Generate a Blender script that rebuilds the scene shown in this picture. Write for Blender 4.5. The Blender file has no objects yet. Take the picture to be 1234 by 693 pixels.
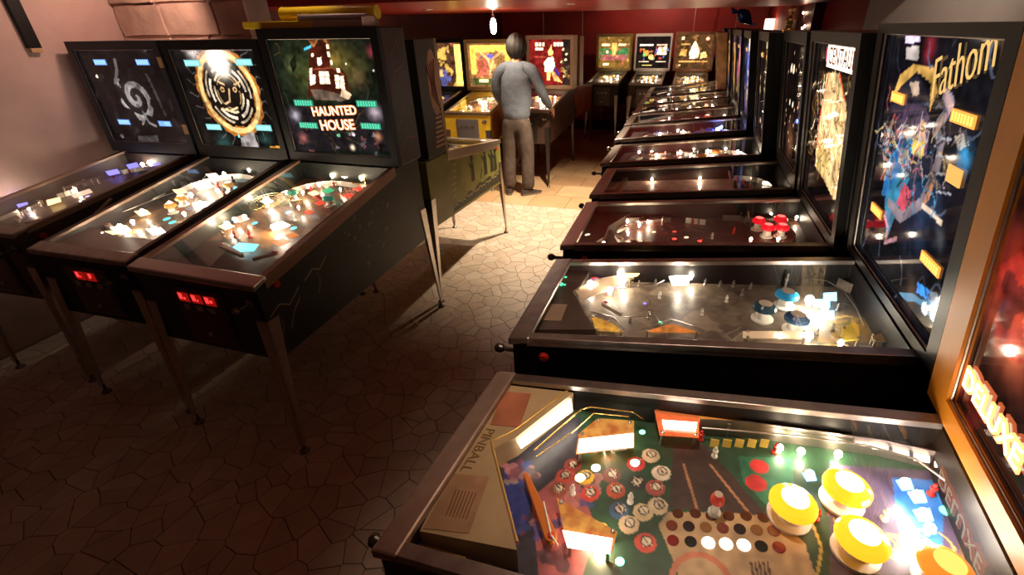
import bpy, bmesh, math, random
import numpy as np
from mathutils import Vector, Matrix
random.seed(7); rng = np.random.default_rng(7)
PI = math.pi
scene = bpy.context.scene
COL = scene.collection

# ------------------------------------------------------------------ camera
F_PX, PITCH, YAW, ROLL, CAM_H = 558.28, math.radians(28.423), math.radians(16.685), math.radians(-0.957), 1.803
PPX, PPY = 658.8, 335.6
def cam_basis():
    cy, sy = math.cos(YAW), math.sin(YAW)
    fw = np.array([-sy*math.cos(PITCH), cy*math.cos(PITCH), -math.sin(PITCH)])
    rt = np.array([cy, sy, 0.0]); up = np.cross(rt, fw)
    return fw, math.cos(ROLL)*rt + math.sin(ROLL)*up, -math.sin(ROLL)*rt + math.cos(ROLL)*up
FW, RT, UP = cam_basis()
cd = bpy.data.cameras.new('camera'); cam = bpy.data.objects.new('camera', cd); COL.objects.link(cam)
cam.matrix_world = Matrix(((RT[0], UP[0], -FW[0], 0), (RT[1], UP[1], -FW[1], 0), (RT[2], UP[2], -FW[2], CAM_H), (0, 0, 0, 1)))
cd.sensor_width = 36; cd.lens = F_PX*36/1234; cd.clip_start = 0.02; cd.clip_end = 60
cd.shift_x = -(PPX-617)/1234; cd.shift_y = (PPY-346.5)/1234
scene.camera = cam
def ray(px, py):                    # direction of the view through a pixel of the 1234x693 frame
    return FW + RT*(px-PPX)/F_PX + UP*(PPY-py)/F_PX
EYE = np.array([0, 0, CAM_H])
def at_y(px, py, y): d = ray(px, py); return EYE + d*y/d[1]
def at_z(px, py, z): d = ray(px, py); return EYE + d*(z-CAM_H)/d[2]

# ------------------------------------------------------------------ world, exposure
w = bpy.data.worlds.new('world'); scene.world = w; w.use_nodes = True
w.node_tree.nodes['Background'].inputs[0].default_value = (1.0, 0.45, 0.3, 1)
w.node_tree.nodes['Background'].inputs[1].default_value = 0.006
scene.view_settings.view_transform = 'Standard'
scene.view_settings.look = 'None'
scene.view_settings.exposure = 0.0
scene.view_settings.gamma = 1.0
scene.view_settings.use_curve_mapping = False

# ------------------------------------------------------------------ materials
MATS = {}
def mat(name, col=(.5, .5, .5), rough=.5, metal=0., emit=None, es=0., noise=None, bump=None, coat=0., spec=.5):
    if name in MATS: return MATS[name]
    m = bpy.data.materials.new(name); m.use_nodes = True
    nt = m.node_tree; b = nt.nodes['Principled BSDF']
    b.inputs['Base Color'].default_value = (*col, 1)
    b.inputs['Roughness'].default_value = rough; b.inputs['Metallic'].default_value = metal
    b.inputs['Coat Weight'].default_value = coat; b.inputs['Specular IOR Level'].default_value = spec
    if emit: b.inputs['Emission Color'].default_value = (*emit, 1); b.inputs['Emission Strength'].default_value = es
    if noise or bump: tc = nt.nodes.new('ShaderNodeTexCoord')
    if noise:
        sc, amt = noise[:2]; c2 = noise[2] if len(noise) > 2 else tuple(v*(1-amt) for v in col)
        n = nt.nodes.new('ShaderNodeTexNoise'); n.inputs['Scale'].default_value = sc; n.inputs['Detail'].default_value = 5
        nt.links.new(tc.outputs['Object'], n.inputs['Vector'])
        r = nt.nodes.new('ShaderNodeValToRGB'); r.color_ramp.elements[0].position = .35; r.color_ramp.elements[1].position = .65
        r.color_ramp.elements[0].color = (*c2, 1); r.color_ramp.elements[1].color = (*[min(1, v*(1+amt*.3)) for v in col], 1)
        nt.links.new(n.outputs['Fac'], r.inputs['Fac']); nt.links.new(r.outputs['Color'], b.inputs['Base Color'])
    if bump:
        n = nt.nodes.new('ShaderNodeTexNoise'); n.inputs['Scale'].default_value = bump[0]; n.inputs['Detail'].default_value = 6
        nt.links.new(tc.outputs['Object'], n.inputs['Vector'])
        bp = nt.nodes.new('ShaderNodeBump'); bp.inputs['Strength'].default_value = bump[1]; bp.inputs['Distance'].default_value = .02
        nt.links.new(n.outputs['Fac'], bp.inputs['Height']); nt.links.new(bp.outputs['Normal'], b.inputs['Normal'])
    MATS[name] = m; return m
def glow(name, col=None, s=None):
    if name in MATS: return MATS[name]
    return mat(name, (.02, .02, .02), .4, emit=col, es=s)
def print_mat(name, emission, rough, base=1.0, coat=.0):
    if name in MATS: return MATS[name]
    m = bpy.data.materials.new(name); m.use_nodes = True; nt = m.node_tree; b = nt.nodes['Principled BSDF']
    a = nt.nodes.new('ShaderNodeAttribute'); a.attribute_name = 'Col'
    if base > 0: nt.links.new(a.outputs['Color'], b.inputs['Base Color'])
    else: b.inputs['Base Color'].default_value = (.004, .004, .004, 1)
    if emission > 0:
        nt.links.new(a.outputs['Color'], b.inputs['Emission Color']); b.inputs['Emission Strength'].default_value = emission
    b.inputs['Roughness'].default_value = rough; b.inputs['Coat Weight'].default_value = coat
    if base == 0: b.inputs['Specular IOR Level'].default_value = .3
    MATS[name] = m; return m
PRINT = print_mat('printed_board', 0, .42, 1, .15)
BACKLIT = print_mat('backlit_print', 1.0, .06, 0)
SIDEPRINT = print_mat('printed_side', 0, .45, 1, .1)
def pane_mat():
    m = bpy.data.materials.new('clear_pane'); m.use_nodes = True; nt = m.node_tree
    for n in list(nt.nodes): nt.nodes.remove(n)
    o = nt.nodes.new('ShaderNodeOutputMaterial'); mx = nt.nodes.new('ShaderNodeMixShader')
    t = nt.nodes.new('ShaderNodeBsdfTransparent'); g = nt.nodes.new('ShaderNodeBsdfGlossy'); fr = nt.nodes.new('ShaderNodeFresnel')
    t.inputs[0].default_value = (.97, .97, .97, 1); g.inputs['Roughness'].default_value = .015; fr.inputs[0].default_value = 1.5
    gm = nt.nodes.new('ShaderNodeNewGeometry'); mr = nt.nodes.new('ShaderNodeMapRange'); mr.inputs['To Min'].default_value = 1.5; mr.inputs['To Max'].default_value = 1/1.5   # thin pane: same reflectance from both sides
    nt.links.new(gm.outputs['Backfacing'], mr.inputs['Value']); nt.links.new(mr.outputs[0], fr.inputs[0])
    nt.links.new(fr.outputs[0], mx.inputs[0]); nt.links.new(t.outputs[0], mx.inputs[1]); nt.links.new(g.outputs[0], mx.inputs[2])
    nt.links.new(mx.outputs[0], o.inputs[0]); return m
PANE = pane_mat()
CHROME = mat('brushed_steel', (.62, .58, .55), .28, 1, noise=(40, .12))
STEEL = mat('worn_steel', (.42, .37, .34), .36, 1, noise=(25, .2))
DARKSTEEL = mat('dark_steel', (.16, .14, .13), .38, 1)
BLACK = mat('black_paint', (.006, .0055, .006), .45, spec=.25)
BLACKWOOD = mat('black_wood', (.014, .011, .01), .55, noise=(8, .4), spec=.25)
RUBBER = mat('black_rubber', (.02, .02, .02), .7)
WHITE = mat('white_plastic', (.75, .72, .66), .35)
REDP = mat('red_plastic', (.55, .03, .02), .3)
GOLD = mat('gold_metal', (.75, .5, .18), .25, 1)
def C(c, k): return tuple(v*k for v in c)

# ------------------------------------------------------------------ mesh helpers
class MB:
    def __init__(s): s.v = []; s.f = []; s.mi = []; s.sm = []
    def add(s, vs, fs, mi=0, sm=False):
        o = len(s.v); s.v += [tuple(map(float, p)) for p in vs]
        for f in fs: s.f.append([o+i for i in f]); s.mi.append(mi); s.sm.append(sm)
    def hexa(s, b, t, mi=0):           # b, t: four bottom and four top corners, same winding
        s.add(list(b)+list(t), [(3,2,1,0),(4,5,6,7),(0,1,5,4),(1,2,6,5),(2,3,7,6),(3,0,4,7)], mi)
    def box(s, x0, x1, y0, y1, z0, z1, mi=0):
        s.hexa([(x0,y0,z0),(x1,y0,z0),(x1,y1,z0),(x0,y1,z0)], [(x0,y0,z1),(x1,y0,z1),(x1,y1,z1),(x0,y1,z1)], mi)
    def prism(s, pts, off, mi=0):      # polygon of 3D points pushed along off
        n = len(pts); a = [np.array(p, float) for p in pts]; o = np.array(off, float)
        s.add(a+[p+o for p in a], [tuple(range(n))[::-1], tuple(range(n, 2*n))]+[(i, (i+1) % n, n+(i+1) % n, n+i) for i in range(n)], mi)
    def tube(s, pts, r, n=8, mi=0, cap=True, r2=None):
        pts = [np.array(p, float) for p in pts]; rings = []
        m = len(pts)
        for i, p in enumerate(pts):
            t = pts[min(i+1, m-1)]-pts[max(i-1, 0)]; t = t/(np.linalg.norm(t)+1e-12)
            a = np.cross(t, (0, 0, 1) if abs(t[2]) < .9 else (1, 0, 0)); a /= np.linalg.norm(a); b = np.cross(t, a)
            rr = r if r2 is None else r+(r2-r)*i/(m-1)
            rings.append([p+rr*(math.cos(q)*a+math.sin(q)*b) for q in np.arange(n)*2*PI/n])
        vs = sum(rings, []); fs = []
        for i in range(m-1):
            for k in range(n): fs.append((i*n+k, i*n+(k+1) % n, (i+1)*n+(k+1) % n, (i+1)*n+k))
        s.add(vs, fs, mi, True)
        if cap: s.add(rings[0], [tuple(range(n))], mi); s.add(rings[-1], [tuple(range(n))[::-1]], mi)
    def lathe(s, prof, c, axis=(0, 0, 1), n=16, mi=0, mats=None):   # prof: (r, h) pairs
        ax = np.array(axis, float); ax /= np.linalg.norm(ax); c = np.array(c, float)
        a = np.cross(ax, (0, 0, 1) if abs(ax[2]) < .9 else (1, 0, 0)); a /= np.linalg.norm(a); b = np.cross(ax, a)
        for j in range(len(prof)-1):
            (r0, h0), (r1, h1) = prof[j], prof[j+1]
            v0 = [c+ax*h0+r0*(math.cos(q)*a+math.sin(q)*b) for q in np.arange(n)*2*PI/n]
            v1 = [c+ax*h1+r1*(math.cos(q)*a+math.sin(q)*b) for q in np.arange(n)*2*PI/n]
            k = mats[j] if mats else mi
            if r1 < 1e-6: s.add(v0+[c+ax*h1], [(i, (i+1) % n, n) for i in range(n)], k, True)
            elif r0 < 1e-6: s.add(v1+[c+ax*h0], [((i+1) % n, i, n) for i in range(n)], k, True)
            else: s.add(v0+v1, [(i, (i+1) % n, n+(i+1) % n, n+i) for i in range(n)], k, True)
    def build(s, name, mats, parent=None, bevel=0, loc=None):
        me = bpy.data.meshes.new(name); me.from_pydata(s.v, [], s.f)
        for m in (mats if isinstance(mats, (list, tuple)) else [mats]): me.materials.append(m)
        me.polygons.foreach_set('material_index', s.mi); me.polygons.foreach_set('use_smooth', s.sm); me.update()
        o = bpy.data.objects.new(name, me); COL.objects.link(o)
        if parent: o.parent = parent
        if loc is not None: o.location = loc
        if bevel:
            bm = bmesh.new(); bm.from_mesh(me); bmesh.ops.remove_doubles(bm, verts=bm.verts, dist=1e-5); bmesh.ops.recalc_face_normals(bm, faces=bm.faces); bm.to_mesh(me); bm.free()
            b = o.modifiers.new('bevel', 'BEVEL'); b.width = bevel; b.segments = 2; b.limit_method = 'ANGLE'; b.angle_limit = .7
        else:
            bm = bmesh.new(); bm.from_mesh(me); bmesh.ops.recalc_face_normals(bm, faces=bm.faces); bm.to_mesh(me); bm.free()
        return o
def empty(name, loc, rz=0):
    o = bpy.data.objects.new(name, None); COL.objects.link(o); o.location = loc; o.rotation_euler = (0, 0, rz); o.empty_display_size = .1; return o
def tag(o, label=None, cat=None, group=None, kind=None):
    if label: o['label'] = label
    if cat: o['category'] = cat
    if group: o['group'] = group
    if kind: o['kind'] = kind
    return o
def text(name, body, size, mtx, m, parent, extrude=.0006, shear=0., offset=0.):
    cu = bpy.data.curves.new(name, 'FONT'); cu.body = body; cu.size = size; cu.extrude = extrude; cu.align_x = 'CENTER'; cu.align_y = 'CENTER'; cu.shear = shear; cu.offset = offset
    cu.resolution_u = 3
    t = bpy.data.objects.new(name+'_tmp', cu); COL.objects.link(t)
    bpy.context.view_layer.update()
    me = bpy.data.meshes.new_from_object(t.evaluated_get(bpy.context.evaluated_depsgraph_get()))
    bpy.data.objects.remove(t); bpy.data.curves.remove(cu)
    me.name = name; me.materials.clear(); me.materials.append(m); me.transform(mtx)
    o = bpy.data.objects.new(name, me); COL.objects.link(o); o.parent = parent; return o

# ------------------------------------------------------------------ flat prints, painted per vertex on a fine grid
def inpoly(U, V, pts):
    r = np.zeros(U.shape, bool); n = len(pts)
    for i in range(n):
        x0, y0 = pts[i]; x1, y1 = pts[(i+1) % n]
        if y0 == y1: continue
        c = ((V >= min(y0, y1)) & (V < max(y0, y1))) & (U < x0+(V-y0)*(x1-x0)/(y1-y0)); r ^= c
    return r
class Canvas:
    def __init__(s, u0, u1, v0, v1, res, bg=(0, 0, 0)):
        s.b = (u0, u1, v0, v1); s.nu = max(6, int((u1-u0)/res)); s.nv = max(6, int((v1-v0)/res))
        s.U, s.V = np.meshgrid(np.linspace(u0, u1, s.nu), np.linspace(v0, v1, s.nv))
        s.C = np.zeros(s.U.shape+(3,)); s.C[:] = bg; s.map = lambda x, y: (x, y)
    def _m(s, p): return s.map(*p)
    def put(s, mask, col, a=1.): s.C[mask] = s.C[mask]*(1-a)+np.array(col)*a
    def poly(s, pts, col, a=1.): s.put(inpoly(s.U, s.V, [s._m(p) for p in pts]), col, a)
    def dist(s, c): return np.hypot(s.U-c[0], s.V-c[1])
    def disc(s, p, r, col, a=1., asp=1.):
        c = s._m(p); s.put(np.hypot(s.U-c[0], (s.V-c[1])/asp) < r, col, a)
    def ring(s, p, r, wd, col, a=1., asp=1.):
        c = s._m(p); d = np.hypot(s.U-c[0], (s.V-c[1])/asp); s.put(np.abs(d-r) < wd/2, col, a)
    def soft(s, p, r, col, asp=1.):         # soft coloured patch of print, added
        c = s._m(p); d = np.hypot(s.U-c[0], (s.V-c[1])/asp)/r; s.C += np.exp(-d*d*1.5)[..., None]*np.array(col)
    def line(s, pts, wd, col, a=1.):
        q = [np.array(s._m(p)) for p in pts]; P = np.stack([s.U, s.V], -1); msk = np.zeros(s.U.shape, bool)
        for a0, b0 in zip(q[:-1], q[1:]):
            d = b0-a0; t = np.clip(((P-a0)@d)/(d@d+1e-12), 0, 1); msk |= np.linalg.norm(P-a0-t[..., None]*d, axis=-1) < wd/2
        s.put(msk, col, a)
    def blots(s, n, cols, rmin, rmax, a=.8, box=None):
        u0, u1, v0, v1 = box or s.b
        for i in range(n):
            c = (rng.uniform(u0, u1), rng.uniform(v0, v1)); r = rng.uniform(rmin, rmax); th = rng.uniform(0, PI); k = rng.uniform(.35, 1)
            du, dv = s.U-c[0], s.V-c[1]; x = du*math.cos(th)+dv*math.sin(th); y = -du*math.sin(th)+dv*math.cos(th)
            wob = 1+.35*np.sin(3*np.arctan2(y, x)+rng.uniform(0, 6))
            s.put(np.hypot(x, y/k) < r*wob, cols[int(rng.integers(len(cols)))], a)
    def scribble(s, n, cols, ln, wd, box=None, a=.9):
        u0, u1, v0, v1 = box or s.b; keep, s.map = s.map, (lambda x, y: (x, y))
        for i in range(n):
            p = np.array([rng.uniform(u0, u1), rng.uniform(v0, v1)]); th = rng.uniform(0, 2*PI); pts = [p]
            for k in range(5): th += rng.normal(0, .6); p = p+ln/5*np.array([math.cos(th), math.sin(th)]); pts.append(p)
            s.line(pts, wd, cols[int(rng.integers(len(cols)))], a)
        s.map = keep
    def brushwork(s, amt=.45, sizes=(.05, .018)):     # uneven painted ink
        f = np.ones(s.U.shape)
        for sz in sizes:
            gu, gv = (s.U-s.b[0])/sz, (s.V-s.b[2])/sz; iu, iv = gu.astype(int), gv.astype(int); fu, fv = gu-iu, gv-iv; fu = fu*fu*(3-2*fu); fv = fv*fv*(3-2*fv)
            g = rng.uniform(-1, 1, (iv.max()+2, iu.max()+2)); f += amt*((g[iv, iu]*(1-fu)+g[iv, iu+1]*fu)*(1-fv)+(g[iv+1, iu]*(1-fu)+g[iv+1, iu+1]*fu)*fv)
        s.C *= f.clip(.15, 2.2)[..., None]
    def grain(s, k): s.C *= (1+k*rng.normal(0, 1, s.U.shape))[..., None].clip(.3, 2)
    def mesh(s, name, place, m, parent):
        P = place(s.U, s.V).reshape(-1, 3); nu, nv = s.nu, s.nv
        i = np.arange(nu*nv).reshape(nv, nu); q = np.stack([i[:-1, :-1], i[:-1, 1:], i[1:, 1:], i[1:, :-1]], -1).reshape(-1)
        me = bpy.data.meshes.new(name); nf = len(q)//4
        me.vertices.add(nu*nv); me.vertices.foreach_set('co', P.astype(np.float32).ravel())
        me.loops.add(len(q)); me.loops.foreach_set('vertex_index', q.astype(np.int32))
        me.polygons.add(nf); me.polygons.foreach_set('loop_start', np.arange(0, len(q), 4, dtype=np.int32)); me.polygons.foreach_set('loop_total', np.full(nf, 4, np.int32))
        me.update(calc_edges=True)
        a = me.color_attributes.new('Col', 'FLOAT_COLOR', 'POINT')
        a.data.foreach_set('color', np.concatenate([np.clip(s.C, 0, 40), np.ones(s.U.shape+(1,))], -1).astype(np.float32).ravel())
        me.materials.append(m); o = bpy.data.objects.new(name, me); COL.objects.link(o); o.parent = parent; return o
# ------------------------------------------------------------------ pinball machine
BULB = glow('lit_bulb', (1, .78, .52), 120)
BULBW = glow('lit_bulb_white', (1, .84, .62), 150)
INS = {}
def lit(col, s):
    k = 'lit_%d_%d_%d_%d' % (*[int(c*99) for c in col], int(s*10))
    return glow(k, col, s)
SEG = {'0': 'abcdef', '1': 'bc', '2': 'abged', '3': 'abgcd', '4': 'fgbc', '5': 'afgcd', '6': 'afgedc', '7': 'abc', '8': 'abcdefg', '9': 'abcdfg'}
class Machine:
    def __init__(s, label, x, y, a, W=.57, zf=.93, zb=1.07, zt=1.78, bw=None, lean=0., VB=1.06, L=1.31, body=BLACK, rail=STEEL, bar=STEEL, frame=BLACK, head=BLACK, stile=.04, top=.05, bot=.07, legs=CHROME, group=None, zbot=.53, depth=.24, coin=None, door=DARKSTEEL, side_in=BLACKWOOD, detail=2, barw=.056, railh=.03):
        s.x, s.y, s.a = x, y, math.radians(a); s.W, s.zf, s.zb, s.zt, s.lean, s.VB = W, zf, zb, zt, lean, VB
        s.bw = bw or W+.14; s.stile, s.top, s.bot = stile, top, bot; s.detail = detail
        s.root = tag(empty('pinball_machine', (x, y, 0), s.a), label, 'pinball machine', group)
        s.B = (zb-zf)/VB; h = W/2; R = s.root; t = .022
        zr = zf+s.B*VB
        # cabinet: an open box, so that the playfield lies inside it under the glass
        m = MB(); prof = [(0, zbot), (L, zbot+.05), (L, zr-.014), (VB, zr-.014), (0, zf-.014)]
        for sg in (-1, 1): m.prism([(sg*h, v, z) for v, z in prof], (-sg*t, 0, 0))
        m.box(-h+t, h-t, 0, t, zbot, zf-.014); m.box(-h+t, h-t, L-t, L, zbot+.05, zr-.014)
        m.hexa([(-h+t, t, zbot+.002), (h-t, t, zbot+.002), (h-t, L-t, zbot+.05), (-h+t, L-t, zbot+.05)], [(-h+t, t, zbot+.02), (h-t, t, zbot+.02), (h-t, L-t, zbot+.07), (-h+t, L-t, zbot+.07)])
        m.box(-h+t, h-t, VB+.0, VB+.012, s.zp(VB), zr-.014); m.box(-h+t, h-t, VB+.012, L-t, zr-.03, zr-.014)
        s.cab = m.build('cabinet', [body], R, bevel=.003)
        for sg in (-1, 1):                                     # metal trims along the top of both sides
            m = MB(); u0, u1 = sg*(h+.003), sg*(h-.028)
            v0 = barw-.01; lo = lambda v: s.zg(v)-.016; hi = lambda v: s.zg(v); lw = lambda v: s.zg(v)-railh; u2 = sg*(h+.0002)
            m.hexa([(u0, v0, lw(v0)), (u2, v0, lw(v0)), (u2, VB, lw(VB)), (u0, VB, lw(VB))], [(u0, v0, lo(v0)), (u2, v0, lo(v0)), (u2, VB, lo(VB)), (u0, VB, lo(VB))])
            m.hexa([(u0, v0, lo(v0)), (u1, v0, lo(v0)), (u1, VB, lo(VB)), (u0, VB, lo(VB))], [(u0, v0, hi(v0)), (u1, v0, hi(v0)), (u1, VB, hi(VB)), (u0, VB, hi(VB))])
            m.build('side_rail', rail, R, bevel=.003)
        m = MB(); g = lambda v, d: s.zg(v)+d                   # lockdown bar across the front
        m.hexa([(-h-.008, -.014, zf-.03), (h+.008, -.014, zf-.03), (h+.008, barw, g(barw, -.018)), (-h-.008, barw, g(barw, -.018))], [(-h-.008, -.014, zf-.002), (h+.008, -.014, zf-.002), (h+.008, barw, g(barw, .003)), (-h-.008, barw, g(barw, .003))])
        m.build('lockdown_bar', bar, R, bevel=.006)
        m = MB(); u = h-.026
        m.add([(-u, barw-.01, g(barw-.01, -.006)), (u, barw-.01, g(barw-.01, -.006)), (u, VB, g(VB, -.006)), (-u, VB, g(VB, -.006))], [(0, 1, 2, 3)])
        s.glass = m.build('glass_pane', PANE, R)
        # legs with levelling feet
        for su in (-1, 1):
            for sv in (0, 1):
                m = MB(); vc = 0 if sv == 0 else L; d = -1 if sv == 0 else 1; zt_ = zbot+.2 if sv == 0 else zbot+.25
                c0 = np.array([su*(h+.004), vc+d*.004, zt_]); c1 = np.array([su*(h+.006), vc+d*.05, .045])
                for ax in (0, 1):
                    wv = np.array([-su, 0, 0]) if ax == 0 else np.array([0, -d, 0.]); th = np.array([0, -d*.004, 0]) if ax == 0 else np.array([-su*.004, 0, 0])
                    m.hexa([c1, c1+wv*.022, c1+wv*.022+th, c1+th], [c0, c0+wv*.062, c0+wv*.062+th, c0+th])
                lg = m.build('leg', legs, R)
                m = MB(); f = c1+np.array([-su*.012, -d*.012, 0]); f[2] = 0
                m.lathe([(0, 0), (.024, 0), (.024, .006), (.012, .018), (.008, .02), (.008, .05)], f, n=12); m.build('leveling_foot', DARKSTEEL, lg)
        # coin door
        m = MB(); cz0, cz1 = zbot+.025, zf-.075
        m.box(-.14, .14, -.007, .001, cz0, cz1); m.box(-.125, .125, -.011, -.006, cz0+.015, cz1-.015)
        dr = m.build('coin_door', door, R, bevel=.002)
        for k in (-.07, 0, .07): m = MB(); m.box(k-.016, k+.016, -.017, -.01, cz1-.1, cz1-.075); m.build('coin_slot', CHROME, dr)
        m = MB(); m.lathe([(.012, 0), (.012, .008), (0, .009)], (.0, -.011, cz0+.06), (0, -1, 0), 12); m.build('door_lock', CHROME, dr)
        if coin:
            for k, st in coin:
                m = MB(); m.box(k-.029, k+.029, -.014, -.01, cz1-.062, cz1-.018); pl = m.build('price_button', mat('red_lens', (.25, .006, .004), .25, emit=(1, .02, .01), es=.25), dr)
                b = MB(); hh = lit((1, .03, .03), 2.6)
                for q in st:                                   # small lit strokes
                    b.box(k+q[0], k+q[0]+q[2], -.0155, -.014, cz1-.056+q[1], cz1-.056+q[1]+q[3])
                b.build('lit_mark', hh, dr)
        # plunger and flipper buttons
        m = MB(); pc = (h-.055, -.002, zf-.095)
        m.lathe([(.022, 0), (.022, .006), (.014, .012), (.008, .016), (.008, .05), (.013, .055), (.017, .066), (.015, .078), (.006, .085), (0, .086)], pc, (0, -1, 0), 14); m.build('plunger', DARKSTEEL, R)
        for sg in (-1, 1):
            m = MB(); m.lathe([(.016, 0), (.016, .004), (.011, .005), (.011, .009), (0, .0095)], (sg*h, .1, s.zg(.1)-.07), (sg, 0, 0), 12); m.build('flipper_button', REDP, R)
        # backbox
        Bh = s.bw/2; z0 = zr
        m = MB(); vb = lambda z, d: VB+d-s.sh(z)
        m.hexa([(-Bh, vb(z0, .028), z0), (Bh, vb(z0, .028), z0), (Bh, vb(z0, depth), z0), (-Bh, vb(z0, depth), z0)], [(-Bh, vb(zt, .028), zt), (Bh, vb(zt, .028), zt), (Bh, vb(zt, depth), zt), (-Bh, vb(zt, depth), zt)])
        m.box(-h+.03, h-.03, VB+.05, L-.02, z0-.014, z0+.002)
        s.box = m.build('backbox', head, R, bevel=.004)
        m = MB()
        def bar_(u0, u1, za, zb_):
            m.hexa([(u0, vb(za, -.004), za), (u1, vb(za, -.004), za), (u1, vb(za, .028), za), (u0, vb(za, .028), za)], [(u0, vb(zb_, -.004), zb_), (u1, vb(zb_, -.004), zb_), (u1, vb(zb_, .028), zb_), (u0, vb(zb_, .028), zb_)])
        bar_(-Bh, -Bh+stile, z0, zt); bar_(Bh-stile, Bh, z0, zt); bar_(-Bh+stile, Bh-stile, z0, z0+bot); bar_(-Bh+stile, Bh-stile, zt-top, zt)
        s.frame = m.build('backbox_frame', frame, R)
        m = MB(); uu = Bh-stile; za, zb_ = z0+bot, zt-top; e = .006
        for (p0, p1) in (((-uu, za), (uu, za)), ((uu, za), (uu, zb_)), ((uu, zb_), (-uu, zb_)), ((-uu, zb_), (-uu, za))):
            m.tube([(p0[0], vb(p0[1], .006), p0[1]), (p1[0], vb(p1[1], .006), p1[1])], e*.6, 6)
        m.build('metal_edging', STEEL, s.frame)
        s.uu, s.za, s.zb_ = uu, za, zb_
        s.toys = []
    def sh(s, z): return s.lean*max(0, (z-s.zb))/(s.zt-s.zb)
    def zg(s, v): return s.zf+s.B*v
    def zp(s, v): return s.zf-.085+s.B*v*.85
    def local(s, P):
        c, n = math.cos(-s.a), math.sin(-s.a); x, y = P[0]-s.x, P[1]-s.y; return np.array([c*x-n*y, n*x+c*y, P[2]])
    def pf(s, px, py, h=0.):            # pixel -> (u, v) on the playfield plane raised by h
        e = s.local(EYE); d = s.local(EYE+ray(px, py))-e; A = s.zf-.085+h; B = s.B*.85
        t = (A+B*e[1]-e[2])/(d[2]-B*d[1]); return (e[0]+t*d[0], e[1]+t*d[1])
    def bg(s, px, py):                  # pixel -> (u, z) on the backglass
        e = s.local(EYE); d = s.local(EYE+ray(px, py))-e; k = s.lean/(s.zt-s.zb)
        t = (s.VB+.014-e[1]-k*(e[2]-s.zb))/(d[1]+k*d[2]); return (e[0]+t*d[0], e[2]+t*d[2])
    def P(s, u, v, h=0.): return np.array([u, v, s.zp(v)+h])
    def Q(s, u, z, d=.014): return np.array([u, s.VB+d-s.sh(z), z])
    # --- prints
    def backglass(s, res, bg, paint, pixel=True):
        c = Canvas(-s.uu, s.uu, s.za, s.zb_, res, bg)
        if pixel: c.map = s.bg
        else: c.map = lambda x, y: (-s.uu+2*s.uu*x, s.za+(s.zb_-s.za)*y)
        paint(c); c.brushwork(.4, (.06, .02)); k = s.lean/(s.zt-s.zb); c.C = c.C*(c.C.max(-1, keepdims=True)/(c.C.max(-1, keepdims=True)+.025))   # deep inks let hardly any light through
        s.bgo = c.mesh('backglass', lambda U, V: np.stack([U, s.VB+.014-k*(V-s.zb), V], -1), BACKLIT, s.root); return s.bgo
    def playfield(s, res, bg, paint, pixel=True):
        h = s.W/2-.022; c = Canvas(-h, h, .02, s.VB, res, bg)
        if pixel: c.map = s.pf
        paint(c); c.brushwork(.22, (.05, .015))
        s.pfo = c.mesh('playfield', lambda U, V: np.stack([U, V, s.zf-.085+s.B*.85*V], -1), PRINT, s.root); return s.pfo
    def score(s, p, wd, hg, col, st, digits='888888', pixel=True, back=None):
        u, z = s.bg(*p) if pixel else p
        m = MB(); a = [s.Q(u-wd/2, z-hg/2, .013), s.Q(u+wd/2, z-hg/2, .013), s.Q(u+wd/2, z+hg/2, .013), s.Q(u-wd/2, z+hg/2, .013)]
        m.prism(a, (0, -.003, 0)); pn = m.build('score_display', back or mat('score_back_%d' % int(col[0]*9+col[1]*90+col[2]*900), C(col, .03), .2, emit=col, es=st*.22), s.bgo)
        m = MB(); n = len(digits); cw = wd*.92/n; dw, dh = cw*.52, hg*.66; t = max(.0022, dw*.2)
        for i, ch in enumerate(digits):
            if ch not in SEG: continue
            x0 = u-wd*.46+cw*i+cw*.24; z0 = z-dh/2
            R_ = {'a': (0, dh-t, dw, t), 'd': (0, 0, dw, t), 'g': (0, dh/2-t/2, dw, t), 'f': (0, dh/2, t, dh/2), 'b': (dw-t, dh/2, t, dh/2), 'e': (0, 0, t, dh/2), 'c': (dw-t, 0, t, dh/2)}
            for g in SEG[ch]:
                x, zz, w_, h_ = R_[g]; q = [s.Q(x0+x, z0+zz, .0095), s.Q(x0+x+w_, z0+zz, .0095), s.Q(x0+x+w_, z0+zz+h_, .0095), s.Q(x0+x, z0+zz+h_, .0095)]
                m.add(q, [(0, 1, 2, 3)])
        m.build('score_digits', lit(col, st), s.bgo)
    def title(s, body, size, p, m, ang=0., shear=0., pixel=True, sx=1., ext=.001, off=0.):
        u, z = s.bg(*p) if pixel else p
        o = s.Q(u, z, .009); k = s.lean/(s.zt-s.zb)
        X = Vector((1, 0, 0)); Y = Vector((0, -k, 1)).normalized(); Z = X.cross(Y)
        M = Matrix(((X[0], Y[0], Z[0], o[0]), (X[1], Y[1], Z[1], o[1]), (X[2], Y[2], Z[2], o[2]), (0, 0, 0, 1)))
        return text('title_lettering', body, size, M @ Matrix.Rotation(ang, 4, 'Z') @ Matrix.Diagonal((sx, 1, 1, 1)), m, s.bgo, ext, shear, off)
    # --- playfield pieces; p in pixels when pix, else (u, v)
    def uv(s, p, h=0.): return s.pf(p[0], p[1], h) if abs(p[0]) > 3 or abs(p[1]) > 3 else p
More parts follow.
